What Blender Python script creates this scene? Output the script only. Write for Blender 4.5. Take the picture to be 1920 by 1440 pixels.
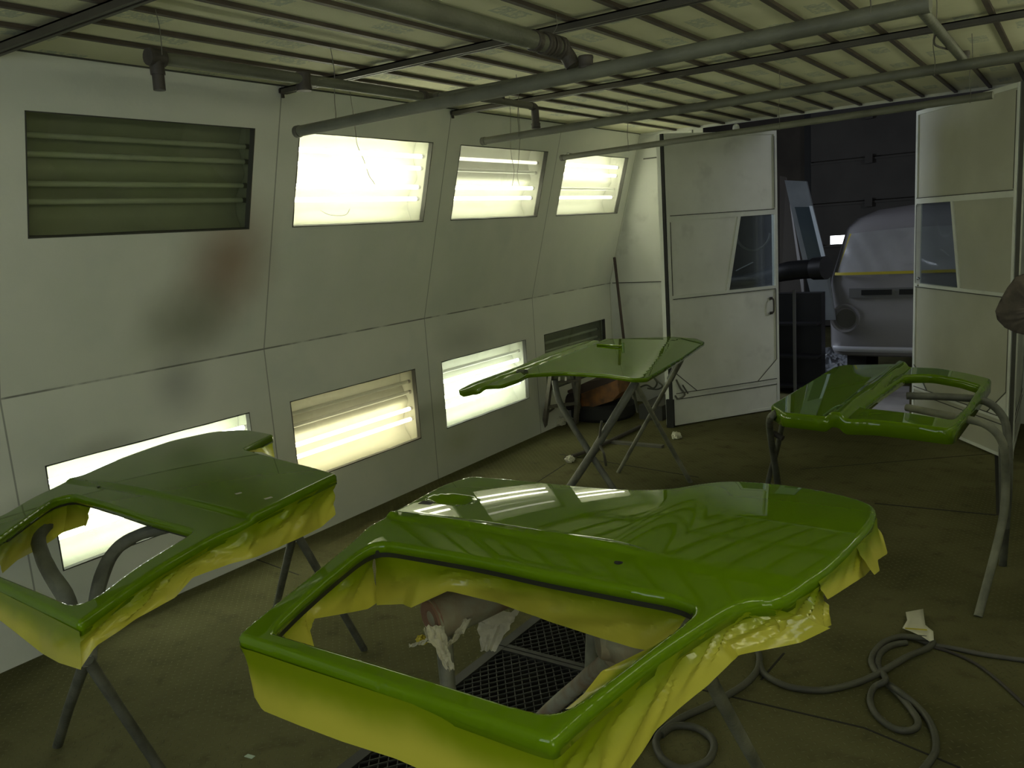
import bpy, bmesh, math, random
import numpy as np
from mathutils import Vector, Matrix, noise, kdtree
from mathutils.geometry import delaunay_2d_cdt
random.seed(4)
for o in list(bpy.data.objects): bpy.data.objects.remove(o)
S=bpy.context.scene; COL=S.collection
# ---------------------------------------------------------------- camera
CH=1.70; F=1566.0; YAW,PITCH,ROLL=0.6006,0.1779,-0.0701
def _cam():
    cy,sy=math.cos(YAW),math.sin(YAW)
    fwd=np.array([-sy*math.cos(PITCH),cy*math.cos(PITCH),-math.sin(PITCH)])
    right=np.array([cy,sy,0.]); up=np.cross(right,fwd)
    c,s=math.cos(ROLL),math.sin(ROLL)
    return c*right+s*up, -s*right+c*up, fwd
CR,CU,CF=_cam(); CP=np.array([0,0,CH])
cam=bpy.data.cameras.new('camera'); cam.sensor_width=36; cam.lens=F/1920*36; cam.clip_start=.02; cam.clip_end=100
co=bpy.data.objects.new('camera',cam); COL.objects.link(co); S.camera=co
co.matrix_world=Matrix(((CR[0],CU[0],-CF[0],0),(CR[1],CU[1],-CF[1],0),(CR[2],CU[2],-CF[2],CH),(0,0,0,1)))
# ---------------------------------------------------------------- colour management, world
S.view_settings.view_transform='Standard'; S.view_settings.look='None'; S.view_settings.gamma=1
S.view_settings.use_curve_mapping=False; S.view_settings.exposure=0.0
W=bpy.data.worlds.new('world'); S.world=W; W.use_nodes=True
W.node_tree.nodes['Background'].inputs[0].default_value=(.6,.75,1,1)
W.node_tree.nodes['Background'].inputs[1].default_value=0.01
def area(name,loc,target,sx,sy,power,color,spread=math.pi):
    l=bpy.data.lights.new(name,'AREA'); l.shape='RECTANGLE'; l.size=sx; l.size_y=sy; l.energy=power; l.color=color; l.spread=spread
    o=bpy.data.objects.new(name,l); COL.objects.link(o); o.location=loc
    o.rotation_euler=(Vector(target)-Vector(loc)).to_track_quat('-Z','Y').to_euler(); return o
TUBE_ON=12.0; TUBE_COL=(1.0,.985,.83)
area('workshop_fill_left',(-5.6,7.95,2.3),(-1.3,8.7,.7),1.0,1.2,60,(.78,.86,1.0))  # added bluish light from the left to brighten the van front
area('workshop_lamp_right',(2.4,8.3,3.4),(-1.4,8.8,.9),1.2,1.2,34,(.86,.88,1.0))  # high area lamp aimed down at the van; no skylight is built
area('entrance_fill',(-1.0,-2.3,1.7),(-1.5,2.2,1.3),2.2,1.6,26,(.82,.92,1.0))  # added daylight fill from a guessed entrance behind the camera
# ---------------------------------------------------------------- measuring helpers
A_=3.7585; ZK=1.1612; H=2.5152; CC=.3843; B_=7.30
DV=np.array([CC,0,H-ZK]); SL=np.linalg.norm(DV); DV/=SL
def ray(px,py): return CF+CR*(px-960)/F-CU*(py-720)/F
def at(px,py,x=None,y=None,z=None,pl=None):
    d=ray(px,py)
    if pl is not None: P,N=np.array(pl[0],float),np.array(pl[1],float); t=((P-CP)@N)/(d@N)
    else: t=(z-CH)/d[2] if z is not None else (x/d[0] if x is not None else y/d[1])
    return CP+t*d
def athf(px,py,hf,z0):
    z=z0
    for _ in range(12):
        p=at(px,py,z=z); z=.5*z+.5*float(hf(p[0],p[1]))
    p=at(px,py,z=z); return p
# ---------------------------------------------------------------- materials
MATS={}
def mat(name,color,rough=.6,metal=0,bump=0,bscale=40,var=.0,vscale=3,coat=0,spec=.5,color2=None,trans=0,wear=0):
    if name in MATS: return MATS[name]
    m=bpy.data.materials.new(name); m.use_nodes=True; nt=m.node_tree; b=nt.nodes['Principled BSDF']
    b.inputs['Base Color'].default_value=(*color,1); b.inputs['Roughness'].default_value=rough
    b.inputs['Metallic'].default_value=metal; b.inputs['Specular IOR Level'].default_value=spec
    if coat: b.inputs['Coat Weight'].default_value=coat; b.inputs['Coat Roughness'].default_value=.03
    tc=nt.nodes.new('ShaderNodeTexCoord')
    if var or color2:
        n=nt.nodes.new('ShaderNodeTexNoise'); n.inputs['Scale'].default_value=vscale; n.inputs['Detail'].default_value=6
        nt.links.new(tc.outputs['Object'],n.inputs['Vector'])
        r=nt.nodes.new('ShaderNodeValToRGB'); c2=color2 or tuple(c*(1-var) for c in color); c1=color if color2 else tuple(min(1,c*(1+var)) for c in color)
        r.color_ramp.elements[0].position=.35; r.color_ramp.elements[1].position=.65
        r.color_ramp.elements[0].color=(*c2,1); r.color_ramp.elements[1].color=(*c1,1)
        nt.links.new(n.outputs['Fac'],r.inputs['Fac']); nt.links.new(r.outputs['Color'],b.inputs['Base Color'])
    if bump:
        n=nt.nodes.new('ShaderNodeTexNoise'); n.inputs['Scale'].default_value=bscale; n.inputs['Detail'].default_value=4
        nt.links.new(tc.outputs['Object'],n.inputs['Vector'])
        bp=nt.nodes.new('ShaderNodeBump'); bp.inputs['Strength'].default_value=bump; bp.inputs['Distance'].default_value=.01
        nt.links.new(n.outputs['Fac'],bp.inputs['Height']); nt.links.new(bp.outputs['Normal'],b.inputs['Normal'])
    MATS[name]=m; return m
class NB:
    """small node builder"""
    def __init__(s,name):
        s.m=bpy.data.materials.new(name); s.m.use_nodes=True; s.nt=s.m.node_tree; s.b=s.nt.nodes['Principled BSDF']
        s.tc=s.nt.nodes.new('ShaderNodeTexCoord'); s.sep=s.nt.nodes.new('ShaderNodeSeparateXYZ'); s.L(s.tc.outputs['Object'],s.sep.inputs[0])
    def L(s,a,b): s.nt.links.new(a,b)
    def inp(s,sock,v):
        if isinstance(v,(int,float)): sock.default_value=v
        elif isinstance(v,tuple): sock.default_value=v if len(v)!=3 or sock.type=='VECTOR' else (*v,1)
        else: s.L(v,sock)
    def math(s,op,a,b=0,c=0,clamp=False):
        n=s.nt.nodes.new('ShaderNodeMath'); n.operation=op; n.use_clamp=clamp
        for i,v in enumerate((a,b,c)): s.inp(n.inputs[i],v)
        return n.outputs[0]
    def noise(s,scale,detail=4,vec=None,rough=.5):
        n=s.nt.nodes.new('ShaderNodeTexNoise'); n.inputs['Scale'].default_value=scale; n.inputs['Detail'].default_value=detail; n.inputs['Roughness'].default_value=rough
        s.L(vec or s.tc.outputs['Object'],n.inputs['Vector']); return n.outputs['Fac']
    def vec(s,x,y,z):
        n=s.nt.nodes.new('ShaderNodeCombineXYZ')
        for i,v in enumerate((x,y,z)): s.inp(n.inputs[i],v)
        return n.outputs[0]
    def mix(s,f,a,b):
        n=s.nt.nodes.new('ShaderNodeMix'); n.data_type='RGBA'
        s.inp(n.inputs[0],f); s.inp(n.inputs[6],a); s.inp(n.inputs[7],b); return n.outputs[2]
    def smooth(s,v,lo,hi):
        n=s.nt.nodes.new('ShaderNodeMapRange'); n.interpolation_type='SMOOTHSTEP'
        s.inp(n.inputs[0],v); n.inputs[1].default_value=lo; n.inputs[2].default_value=hi; return n.outputs[0]
    def bump(s,h,strength,dist=.01):
        n=s.nt.nodes.new('ShaderNodeBump'); n.inputs['Strength'].default_value=strength; n.inputs['Distance'].default_value=dist
        s.L(h,n.inputs['Height']); s.L(n.outputs['Normal'],s.b.inputs['Normal'])
    def blob(s,c,r,amp=.35,sc=3):
        """soft round overspray patch about world point c with radii r"""
        d=[s.math('DIVIDE',s.math('SUBTRACT',s.sep.outputs[i],c[i]),r[i]) for i in range(3)]
        q=s.math('SQRT',s.math('ADD',s.math('ADD',s.math('MULTIPLY',d[0],d[0]),s.math('MULTIPLY',d[1],d[1])),s.math('MULTIPLY',d[2],d[2])))
        q=s.math('ADD',q,s.math('MULTIPLY',s.math('SUBTRACT',s.noise(sc,3),.5),amp))
        return s.math('SUBTRACT',1,s.smooth(q,.0,1.0))
def wall_mat():
    n=NB('painted_wall_sheet'); 
    base=n.mix(n.smooth(n.noise(1.3,5),.3,.7),(.72,.74,.66),(.82,.82,.74))
    base=n.mix(n.math('MULTIPLY',n.smooth(n.noise(3.1,6),.52,.75),.35),base,(.62,.67,.62))
    for c,r,col,k in (((-3.58,2.80,1.66),(.6,.40,.46),(.25,.12,.06),.72),((-3.66,2.58,1.36),(.6,.42,.30),(.13,.14,.07),.65),
                      ((-3.74,2.50,1.08),(.5,.24,.24),(.20,.21,.22),.5),((-3.75,2.05,.84),(.5,.3,.1),(.25,.25,.20),.45),((-3.75,4.9,.95),(.5,.5,.2),(.30,.31,.28),.4),((-3.75,4.75,.22),(.5,.3,.18),(.45,.47,.28),.4)):
        base=n.mix(n.math('MULTIPLY',n.blob(c,r),k),base,col)
    y=n.math('ADD',n.sep.outputs[1],-1.657+14.05)
    sm=n.math('ABSOLUTE',n.math('SUBTRACT',n.math('MODULO',n.math('ADD',y,.7),1.405),.7))
    seam=n.math('SUBTRACT',1,n.smooth(sm,.0025,.005))
    k=n.math('SUBTRACT',1,n.smooth(n.math('ABSOLUTE',n.math('SUBTRACT',n.sep.outputs[2],ZK)),.0025,.006))
    k=n.math('MULTIPLY',k,n.smooth(n.noise(6,3),.3,.6))
    seam=n.math('MAXIMUM',n.math('MULTIPLY',seam,.75),k)
    base=n.mix(n.math('MULTIPLY',seam,.8),base,(.10,.10,.085))
    n.L(base,n.b.inputs['Base Color']); n.b.inputs['Roughness'].default_value=.42; n.bump(n.noise(60,3),.06); return n.m
def plain_white(name,c1=(.80,.81,.74),c2=(.68,.69,.62),rough=.5):
    n=NB(name); base=n.mix(n.smooth(n.noise(2.1,6),.3,.7),c2,c1)
    base=n.mix(n.math('MULTIPLY',n.smooth(n.noise(5,7),.55,.75),.4),base,(.48,.48,.42))
    n.L(base,n.b.inputs['Base Color']); n.b.inputs['Roughness'].default_value=rough; n.bump(n.noise(50,3),.05); return n.m
def floor_mat():
    n=NB('tread_plate_floor')
    x,y=n.sep.outputs[0],n.sep.outputs[1]
    u=n.math('MULTIPLY',n.math('ADD',x,y),24); v=n.math('MULTIPLY',n.math('SUBTRACT',x,y),24)
    cu=n.math('ABSOLUTE',n.math('SUBTRACT',n.math('FRACT',u),.5)); cv=n.math('ABSOLUTE',n.math('SUBTRACT',n.math('FRACT',v),.5))
    par=n.math('FRACT',n.math('MULTIPLY',n.math('ADD',n.math('FLOOR',u),n.math('FLOOR',v)),.5))
    e1=n.math('ADD',n.math('MULTIPLY',cu,2.2),n.math('MULTIPLY',cv,7)); e2=n.math('ADD',n.math('MULTIPLY',cv,2.2),n.math('MULTIPLY',cu,7))
    e=n.math('ADD',n.math('MULTIPLY',e1,n.math('GREATER_THAN',par,.25)),n.math('MULTIPLY',e2,n.math('LESS_THAN',par,.25)))
    tread=n.math('SUBTRACT',1,n.smooth(e,.5,1.0))
    base=n.mix(n.smooth(n.noise(1.1,6),.3,.7),(.088,.084,.036),(.155,.146,.068))
    base=n.mix(n.math('MULTIPLY',n.smooth(n.noise(9,6),.5,.8),.6),base,(.055,.048,.024))
    base=n.mix(n.math('MULTIPLY',tread,.55),base,(.21,.20,.11))
    n.L(base,n.b.inputs['Base Color']); n.b.inputs['Roughness'].default_value=.85; n.b.inputs['Specular IOR Level'].default_value=.04
    n.bump(n.math('ADD',tread,n.math('MULTIPLY',n.noise(90,3),.3)),.7,.005); return n.m
def ceiling_mat():
    n=NB('ceiling_filter_mat'); x,y=n.sep.outputs[0],n.sep.outputs[1]
    base=n.mix(n.smooth(n.noise(2,5),.3,.7),(.66,.65,.44),(.76,.75,.53))
    cx=n.math('DIVIDE',n.math('ADD',x,11.93),.2225); ix=n.math('FLOOR',cx); fx=n.math('FRACT',cx)
    yy=n.math('ADD',n.math('DIVIDE',n.math('ADD',y,10),.62),n.math('MULTIPLY',ix,.37)); fy=n.math('FRACT',yy)
    inx=n.math('MULTIPLY',n.math('GREATER_THAN',fx,.30),n.math('LESS_THAN',fx,.68))
    iny=n.math('MULTIPLY',n.math('GREATER_THAN',fy,.15),n.math('LESS_THAN',fy,.45))
    sc=n.noise(1,2,n.vec(n.math('MULTIPLY',x,26),n.math('MULTIPLY',y,38),0),.6)
    stroke=n.smooth(n.math('ABSOLUTE',n.math('SUBTRACT',sc,.5)),.09,.02)
    stroke=n.math('SUBTRACT',1,n.smooth(n.math('ABSOLUTE',n.math('SUBTRACT',sc,.5)),.04,.12))
    msk=n.math('MULTIPLY',n.math('MULTIPLY',inx,iny),stroke)
    base=n.mix(n.math('MULTIPLY',msk,.42),base,(.18,.27,.28))
    n.L(base,n.b.inputs['Base Color']); n.b.inputs['Roughness'].default_value=.9; n.bump(n.noise(120,3),.2,.004); return n.m
def glass_mat(name,tint=(.9,.93,.86),dust=.22,dustcol=(.75,.75,.62)):
    m=bpy.data.materials.new(name); m.use_nodes=True; nt=m.node_tree; nt.nodes.clear()
    out=nt.nodes.new('ShaderNodeOutputMaterial'); tr=nt.nodes.new('ShaderNodeBsdfTransparent'); tr.inputs[0].default_value=(*tint,1)
    gl=nt.nodes.new('ShaderNodeBsdfGlossy'); gl.inputs['Roughness'].default_value=.03
    lw=nt.nodes.new('ShaderNodeLayerWeight'); pw=nt.nodes.new('ShaderNodeMath'); pw.operation='POWER'; pw.inputs[1].default_value=5; nt.links.new(lw.outputs['Facing'],pw.inputs[0])
    fr=nt.nodes.new('ShaderNodeMath'); fr.operation='MULTIPLY_ADD'; fr.inputs[1].default_value=.92; fr.inputs[2].default_value=.06; nt.links.new(pw.outputs[0],fr.inputs[0])
    df=nt.nodes.new('ShaderNodeBsdfTranslucent'); df.inputs[0].default_value=(*dustcol,1)
    d2=nt.nodes.new('ShaderNodeBsdfDiffuse'); d2.inputs[0].default_value=(*[c*.6 for c in dustcol],1)
    a=nt.nodes.new('ShaderNodeMixShader'); a.inputs[0].default_value=.3; nt.links.new(df.outputs[0],a.inputs[1]); nt.links.new(d2.outputs[0],a.inputs[2])
    b=nt.nodes.new('ShaderNodeMixShader'); b.inputs[0].default_value=dust; nt.links.new(tr.outputs[0],b.inputs[1]); nt.links.new(a.outputs[0],b.inputs[2])
    tc=nt.nodes.new('ShaderNodeTexCoord'); n=nt.nodes.new('ShaderNodeTexNoise'); n.inputs['Scale'].default_value=3; n.inputs['Detail'].default_value=5; nt.links.new(tc.outputs['Object'],n.inputs['Vector'])
    mr=nt.nodes.new('ShaderNodeMapRange'); mr.inputs[1].default_value=.3; mr.inputs[2].default_value=.7; mr.inputs[3].default_value=dust*.7; mr.inputs[4].default_value=dust*1.3
    nt.links.new(n.outputs['Fac'],mr.inputs[0]); nt.links.new(mr.outputs[0],b.inputs[0])
    c=nt.nodes.new('ShaderNodeMixShader'); nt.links.new(fr.outputs[0],c.inputs[0]); nt.links.new(b.outputs[0],c.inputs[1]); nt.links.new(gl.outputs[0],c.inputs[2])
    nt.links.new(c.outputs[0],out.inputs[0]); return m
def emit_mat(name,col,st):
    m=bpy.data.materials.new(name); m.use_nodes=True; b=m.node_tree.nodes['Principled BSDF']
    b.inputs['Base Color'].default_value=(*col,1); b.inputs['Emission Color'].default_value=(*col,1); b.inputs['Emission Strength'].default_value=st; return m
def paper_mat(name='masking_paper_sheet'):
    n=NB(name); uv=n.nt.nodes.new('ShaderNodeUVMap'); sp=n.nt.nodes.new('ShaderNodeSeparateXYZ'); n.L(uv.outputs[0],sp.inputs[0])
    v=n.math('ADD',sp.outputs[1],n.math('MULTIPLY',n.math('SUBTRACT',n.noise(6,3),.5),.5))
    over=n.math('SUBTRACT',1,n.smooth(v,.15,.85))   # green overspray fades away from the panel edge
    base=n.mix(over,(.62,.58,.07),(.24,.32,.003)); n.L(base,n.b.inputs['Base Color'])
    n.b.inputs['Roughness'].default_value=.22; n.b.inputs['Specular IOR Level'].default_value=.7
    n.bump(n.noise(14,4),.12,.01)
    tl=n.nt.nodes.new('ShaderNodeBsdfTranslucent'); n.L(base,tl.inputs[0]); ms=n.nt.nodes.new('ShaderNodeMixShader'); ms.inputs[0].default_value=.28
    out=n.nt.nodes['Material Output']; n.L(n.b.outputs[0],ms.inputs[1]); n.L(tl.outputs[0],ms.inputs[2]); n.L(ms.outputs[0],out.inputs[0]); return n.m
M_WALL=wall_mat(); M_FLOOR=floor_mat(); M_CEIL=ceiling_mat()
M_DOOR=plain_white('painted_door_sheet'); M_DOOR_DIM=plain_white('yellowish_dimmed_door_sheet',(.52,.52,.41),(.44,.44,.34)); M_DFRAME=plain_white('painted_door_frame',(.78,.80,.72),(.66,.68,.60))  # right leaf: yellowish sheet, darkened to stand in for its weaker light
M_BACK=plain_white('painted_back_wall',(.82,.83,.76),(.74,.75,.68))
M_DARK=mat('dark_gap',(.012,.012,.010),.7); M_RUB=mat('rubber_seal',(.07,.07,.055),.7)
M_GLASS=glass_mat('dusty_lamp_glass',(.9,.93,.86),.24,(.85,.85,.74)); M_GLASSD=glass_mat('dusty_lamp_glass_unlit',(.88,.92,.80),.22,(.62,.68,.50)); M_DGLASS=glass_mat('door_glass',(.78,.82,.82),.10,(.5,.55,.6))  # second lamp glass is for unlit boxes, their dim look put into its dust tint
M_REFL=mat('reflector_sheet',(.42,.43,.33),.5,bump=.03,var=.06)
M_ON=emit_mat('tube_lit',TUBE_COL,TUBE_ON); M_ONW=emit_mat('tube_lit_warm',(1,.90,.66),TUBE_ON); M_ONC=emit_mat('tube_lit_cool',(.95,1,.90),TUBE_ON); M_OFF=mat('tube_unlit',(.6,.62,.52),.25)
M_DIM=emit_mat('tube_dim',(1,.95,.85),1.6)
M_TRIM=mat('brown_batten',(.075,.058,.042),.6,var=.2,vscale=8); M_RAIL=mat('ceiling_rail',(.075,.068,.052),.5,var=.2)
M_PIPE=mat('overspray_grey_pipe',(.15,.153,.115),.55,bump=.25,bscale=60,var=.2,vscale=5); M_PIPED=mat('grey_brown_pipe',(.12,.115,.09),.6,bump=.25,bscale=60,var=.2,vscale=5)
M_FIT=mat('iron_fitting',(.065,.055,.045),.6,bump=.2)
M_WIRE=mat('thin_wire',(.16,.15,.12),.5)
M_GREEN=NB('lime_green_gloss_paint'); M_GREEN.b.inputs['Base Color'].default_value=(.205,.315,.006,1); M_GREEN.b.inputs['Roughness'].default_value=.4; M_GREEN.b.inputs['Specular IOR Level'].default_value=.0; M_GREEN.b.inputs['Coat Weight'].default_value=1; M_GREEN.b.inputs['Coat Roughness'].default_value=.015; M_GREEN.b.inputs['Coat IOR'].default_value=1.42
_n=M_GREEN.noise(1.7,2); M_GREEN.L(M_GREEN.mix(M_GREEN.smooth(_n,.2,.8),(.105,.195,.0015),(.120,.215,.002)),M_GREEN.b.inputs['Base Color']); M_GREEN=M_GREEN.m
M_PAPER=paper_mat()
M_STAND=mat('painted_steel_tube',(.12,.122,.095),.5,bump=.3,bscale=50,var=.3,vscale=12); M_STANDW=mat('oversprayed_trestle_leg',(.20,.20,.145),.55,bump=.3,bscale=50,var=.35,vscale=9)
M_PAD=mat('grey_foam_padding',(.17,.175,.15),.8,bump=.5,bscale=25,var=.3,vscale=10); M_PADB=mat('brown_foam_padding',(.24,.15,.085),.85,bump=.5,bscale=25,color2=(.34,.36,.28),vscale=7)
M_RAG=mat('dirty_white_cloth',(.55,.52,.40),.9,bump=.3,bscale=60,var=.2,vscale=10)
M_HOSE=mat('rubber_air_hose',(.085,.083,.058),.55,bump=.2,bscale=50,var=.2,vscale=7)
M_GRATE=mat('grate_steel',(.026,.026,.02),.6,var=.3,vscale=10)
# ---------------------------------------------------------------- mesh helpers
ORG={}
def wl(o):  return ORG.get(o.name,np.zeros(3))
def link(name,me,parent=None,origin=None):
    o=bpy.data.objects.new(name,me); COL.objects.link(o)
    if parent is not None: o.parent=parent; ORG[o.name]=wl(parent)
    else:
        o.location=tuple(origin) if origin is not None else (0,0,0); ORG[o.name]=np.array(o.location)
    return o
def mesh(name,V,Fc,m,parent=None,smooth=False,world=False,uv=None,angle=None):
    V=np.array([tuple(v) for v in V],float)
    if parent is not None: org=wl(parent)
    elif world: org=np.zeros(3)
    else: mn,mx=V.min(0),V.max(0); org=np.array([(mn[0]+mx[0])/2,(mn[1]+mx[1])/2,mn[2]])
    me=bpy.data.meshes.new(name); me.from_pydata([tuple(v-org) for v in V],[],[tuple(int(i) for i in f) for f in Fc]); me.materials.append(m)
    if smooth: me.polygons.foreach_set('use_smooth',[True]*len(me.polygons))
    if uv is not None:
        l=me.uv_layers.new(name='UVMap')
        for lp in me.loops: l.data[lp.index].uv=uv[lp.vertex_index]
    me.update()
    if smooth and angle: me.set_sharp_from_angle(angle=angle)
    return link(name,me,parent,org)
def tag(o,label=None,cat=None,group=None,kind=None):
    if label:o['label']=label
    if cat:o['category']=cat
    if group:o['group']=group
    if kind:o['kind']=kind
    return o
def thing(name,label,cat,loc,group=None):
    o=bpy.data.objects.new(name,None); COL.objects.link(o); o.location=tuple(loc); o.empty_display_size=.1; ORG[o.name]=np.array(loc,float); return tag(o,label,cat,group)
def struct(o,label=None): o['kind']='structure'; 
class MB:
    def __init__(s): s.V=[];s.F=[]
    def add(s,V,Fc):
        n=len(s.V); s.V+= [tuple(v) for v in V]; s.F+=[tuple(i+n for i in f) for f in Fc]; return s
    def box(s,a,b):
        (x0,y0,z0),(x1,y1,z1)=a,b
        return s.add([(x0,y0,z0),(x1,y0,z0),(x1,y1,z0),(x0,y1,z0),(x0,y0,z1),(x1,y0,z1),(x1,y1,z1),(x0,y1,z1)],[(0,3,2,1),(4,5,6,7),(0,1,5,4),(1,2,6,5),(2,3,7,6),(3,0,4,7)])
    def bar(s,p,q,w,h,up=(0,0,1)):
        """box of width w and height h from p to q"""
        p,q=np.array(p,float),np.array(q,float); d=q-p; d/=np.linalg.norm(d); sd=np.cross(d,up); sd/=np.linalg.norm(sd)+1e-9; u=np.cross(sd,d)
        V=[]
        for e in (p,q):
            for a,b in ((-1,-1),(1,-1),(1,1),(-1,1)): V.append(e+sd*w/2*a+u*h/2*b)
        return s.add(V,[(3,2,1,0),(4,5,6,7),(0,1,5,4),(1,2,6,5),(2,3,7,6),(3,0,4,7)])
    def prism(s,poly,o,ex,ey,ez,t):
        """2d polygon in the frame (o,ex,ey) given thickness t along ez"""
        o,ex,ey,ez=[np.array(k,float) for k in (o,ex,ey,ez)]; n=len(poly)
        V=[o+ex*a+ey*b for a,b in poly]+[o+ex*a+ey*b+ez*t for a,b in poly]
        return s.add(V,[tuple(range(n))[::-1],tuple(range(n,2*n))]+[(i,(i+1)%n,n+(i+1)%n,n+i) for i in range(n)])
    def tube(s,pts,r,n=10,cap=True,smooth_path=True,wob=0):
        P=[np.array(p,float) for p in pts]
        rr=list(r) if hasattr(r,'__len__') else [r]*len(P)
        if smooth_path and len(P)>2:
            Q=[];R2=[]
            for i in range(len(P)-1):
                p0=P[max(i-1,0)];p1=P[i];p2=P[i+1];p3=P[min(i+2,len(P)-1)]
                k=6
                for j in range(k):
                    t=j/k
                    Q.append(.5*((2*p1)+(-p0+p2)*t+(2*p0-5*p1+4*p2-p3)*t*t+(-p0+3*p1-3*p2+p3)*t**3)); R2.append(rr[i]*(1-t)+rr[i+1]*t)
            Q.append(P[-1]);R2.append(rr[-1]);P=Q;rr=R2
        m=len(P); T=[]
        for i in range(m):
            d=P[min(i+1,m-1)]-P[max(i-1,0)]; T.append(d/(np.linalg.norm(d)+1e-12))
        ref=np.array([0,0,1.]) if abs(T[0][2])<.9 else np.array([1.,0,0]); u=np.cross(T[0],ref);u/=np.linalg.norm(u)
        V=[]
        for i in range(m):
            u=u-T[i]*(u@T[i]); u/=np.linalg.norm(u); w=np.cross(T[i],u)
            for j in range(n):
                a=2*math.pi*j/n; k=rr[i]
                if wob: k*=1+wob*noise.noise(Vector((i*.35,math.cos(a)*2,math.sin(a)*2+P[0][0]*7)))
                V.append(P[i]+(u*math.cos(a)+w*math.sin(a))*k)
        Fc=[(i*n+j,i*n+(j+1)%n,(i+1)*n+(j+1)%n,(i+1)*n+j) for i in range(m-1) for j in range(n)]
        if cap: Fc+=[tuple(range(n))[::-1],tuple(range((m-1)*n,m*n))]
        return s.add(V,Fc)
    def lathe(s,o,axis,prof,n=20):
        o=np.array(o,float);ax=np.array(axis,float);ax/=np.linalg.norm(ax); ref=np.array([0,0,1.]) if abs(ax[2])<.9 else np.array([1.,0,0]); u=np.cross(ax,ref);u/=np.linalg.norm(u);w=np.cross(ax,u)
        V=[o+ax*h+(u*math.cos(2*math.pi*j/n)+w*math.sin(2*math.pi*j/n))*r for r,h in prof for j in range(n)]
        m=len(prof); return s.add(V,[(i*n+j,i*n+(j+1)%n,(i+1)*n+(j+1)%n,(i+1)*n+j) for i in range(m-1) for j in range(n)])
    def crumple(s,c,r,seed,sz=.8):
        """a crumpled ball: an icosphere pushed in and out by ridged noise"""
        bm=bmesh.new(); bmesh.ops.create_icosphere(bm,subdivisions=3,radius=1)
        V=[]
        for v in bm.verts:
            q=v.co*1.9+Vector((seed*3.1,seed,0)); k=.72+.55*abs(noise.noise(q))+.25*noise.noise(q*2.7)
            V.append((c[0]+v.co.x*r*k,c[1]+v.co.y*r*k,c[2]+max(v.co.z*r*k*sz,-r*sz*.62)))
        Fc=[tuple(x.index for x in f.verts) for f in bm.faces]; bm.free(); return s.add(V,Fc)
    def build(s,name,m,parent=None,smooth=False,world=False,angle=.6): return mesh(name,s.V,s.F,m,parent,smooth,world,angle=angle if smooth else None)
# ================================================================ ROOM
WIN_Y=[1.79+1.41*i for i in range(4)]; WW=1.12
def holed(ylist,vlist,holes,fn):
    """quads over a y-v grid, leaving out the window openings; fn maps (y,v) to a point"""
    V=[];Fc=[]
    for i in range(len(ylist)-1):
        for j in range(len(vlist)-1):
            yc=(ylist[i]+ylist[i+1])/2; vc=(vlist[j]+vlist[j+1])/2
            if any(a<yc<b and c<vc<d for a,b,c,d in holes): continue
            n=len(V); V+=[fn(ylist[i],vlist[j]),fn(ylist[i+1],vlist[j]),fn(ylist[i+1],vlist[j+1]),fn(ylist[i],vlist[j+1])]; Fc.append((n,n+1,n+2,n+3))
    return V,Fc
VU=(.68,1.187); VL=(.337,.832)
def side(sgn,xw,name,wy,y0):
    """booth side wall: upright lower sheet and the upper sheet that leans into the room; sgn=+1 for the left wall"""
    lo=lambda y,v:(xw,y,v); up=lambda y,v:(xw+sgn*DV[0]*v,y,ZK+DV[2]*v)
    ys=sorted([y0,B_]+[w for w in wy]+[w+WW for w in wy])
    V1,F1=holed(ys,[0,VL[0],VL[1],ZK],[(w,w+WW,*VL) for w in wy],lo)
    V2,F2=holed(ys,[0,VU[0],VU[1],SL],[(w,w+WW,*VU) for w in wy],up)
    n=len(V1); o=mesh(name,V1+V2,F1+[tuple(i+n for i in f) for f in F2],M_WALL,world=True); struct(o)
    return lo,up
side(1,-A_,'wall_left',WIN_Y,-2.6)
XR=.66
RWY=[-1.03,.38,1.79,3.20,4.61]
side(-1,XR,'wall_right',RWY,-2.6)
# ceiling
XT0,XT1=-A_+CC,XR-CC
o=mesh('ceiling',[(XT0,-2.6,H),(XT1,-2.6,H),(XT1,B_,H),(XT0,B_,H)],[(0,1,2,3)],M_CEIL,world=True); struct(o)
# back wall either side of the door opening, front wall behind the camera with an entrance opening
JL=float(at(1318,240,y=B_)[0]); JR=-.345
def xl(z): return -A_ if z<=ZK else -A_+CC*(z-ZK)/(H-ZK)
def xr(z): return XR if z<=ZK else XR-CC*(z-ZK)/(H-ZK)
o=mesh('wall_back',[(-A_,B_,0),(JL,B_,0),(JL,B_,H),(xl(H),B_,H),(-A_,B_,ZK),(JR,B_,0),(XR,B_,0),(XR,B_,ZK),(xr(H),B_,H),(JR,B_,H)],[(0,1,2,3,4),(5,6,7,8,9)],M_BACK,world=True); struct(o)
o=mesh('wall_front',[(-A_,-2.6,0),(-2.3,-2.6,0),(-2.3,-2.6,H),(xl(H),-2.6,H),(-A_,-2.6,ZK),(-.1,-2.6,0),(XR,-2.6,0),(XR,-2.6,ZK),(xr(H),-2.6,H),(-.1,-2.6,H),(-2.3,-2.6,2.35),(-.1,-2.6,2.35)],[(0,1,2,3,4),(5,6,7,8,9),(10,11,9,2)],M_BACK,world=True); struct(o)
# seams of the back wall
mb=MB()
mb.box((-A_+.02,B_-.006,ZK-.004),(JL-.05,B_,ZK+.004)); mb.box((-3.36,B_-.006,2.285),(JL-.12,B_,2.295)); mb.box((JL-.10,B_-.006,.3),(JL-.092,B_,2.49))
struct(mb.build('trim_1',mat('seam_sealant',(.14,.14,.12),.8),world=True))
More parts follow.
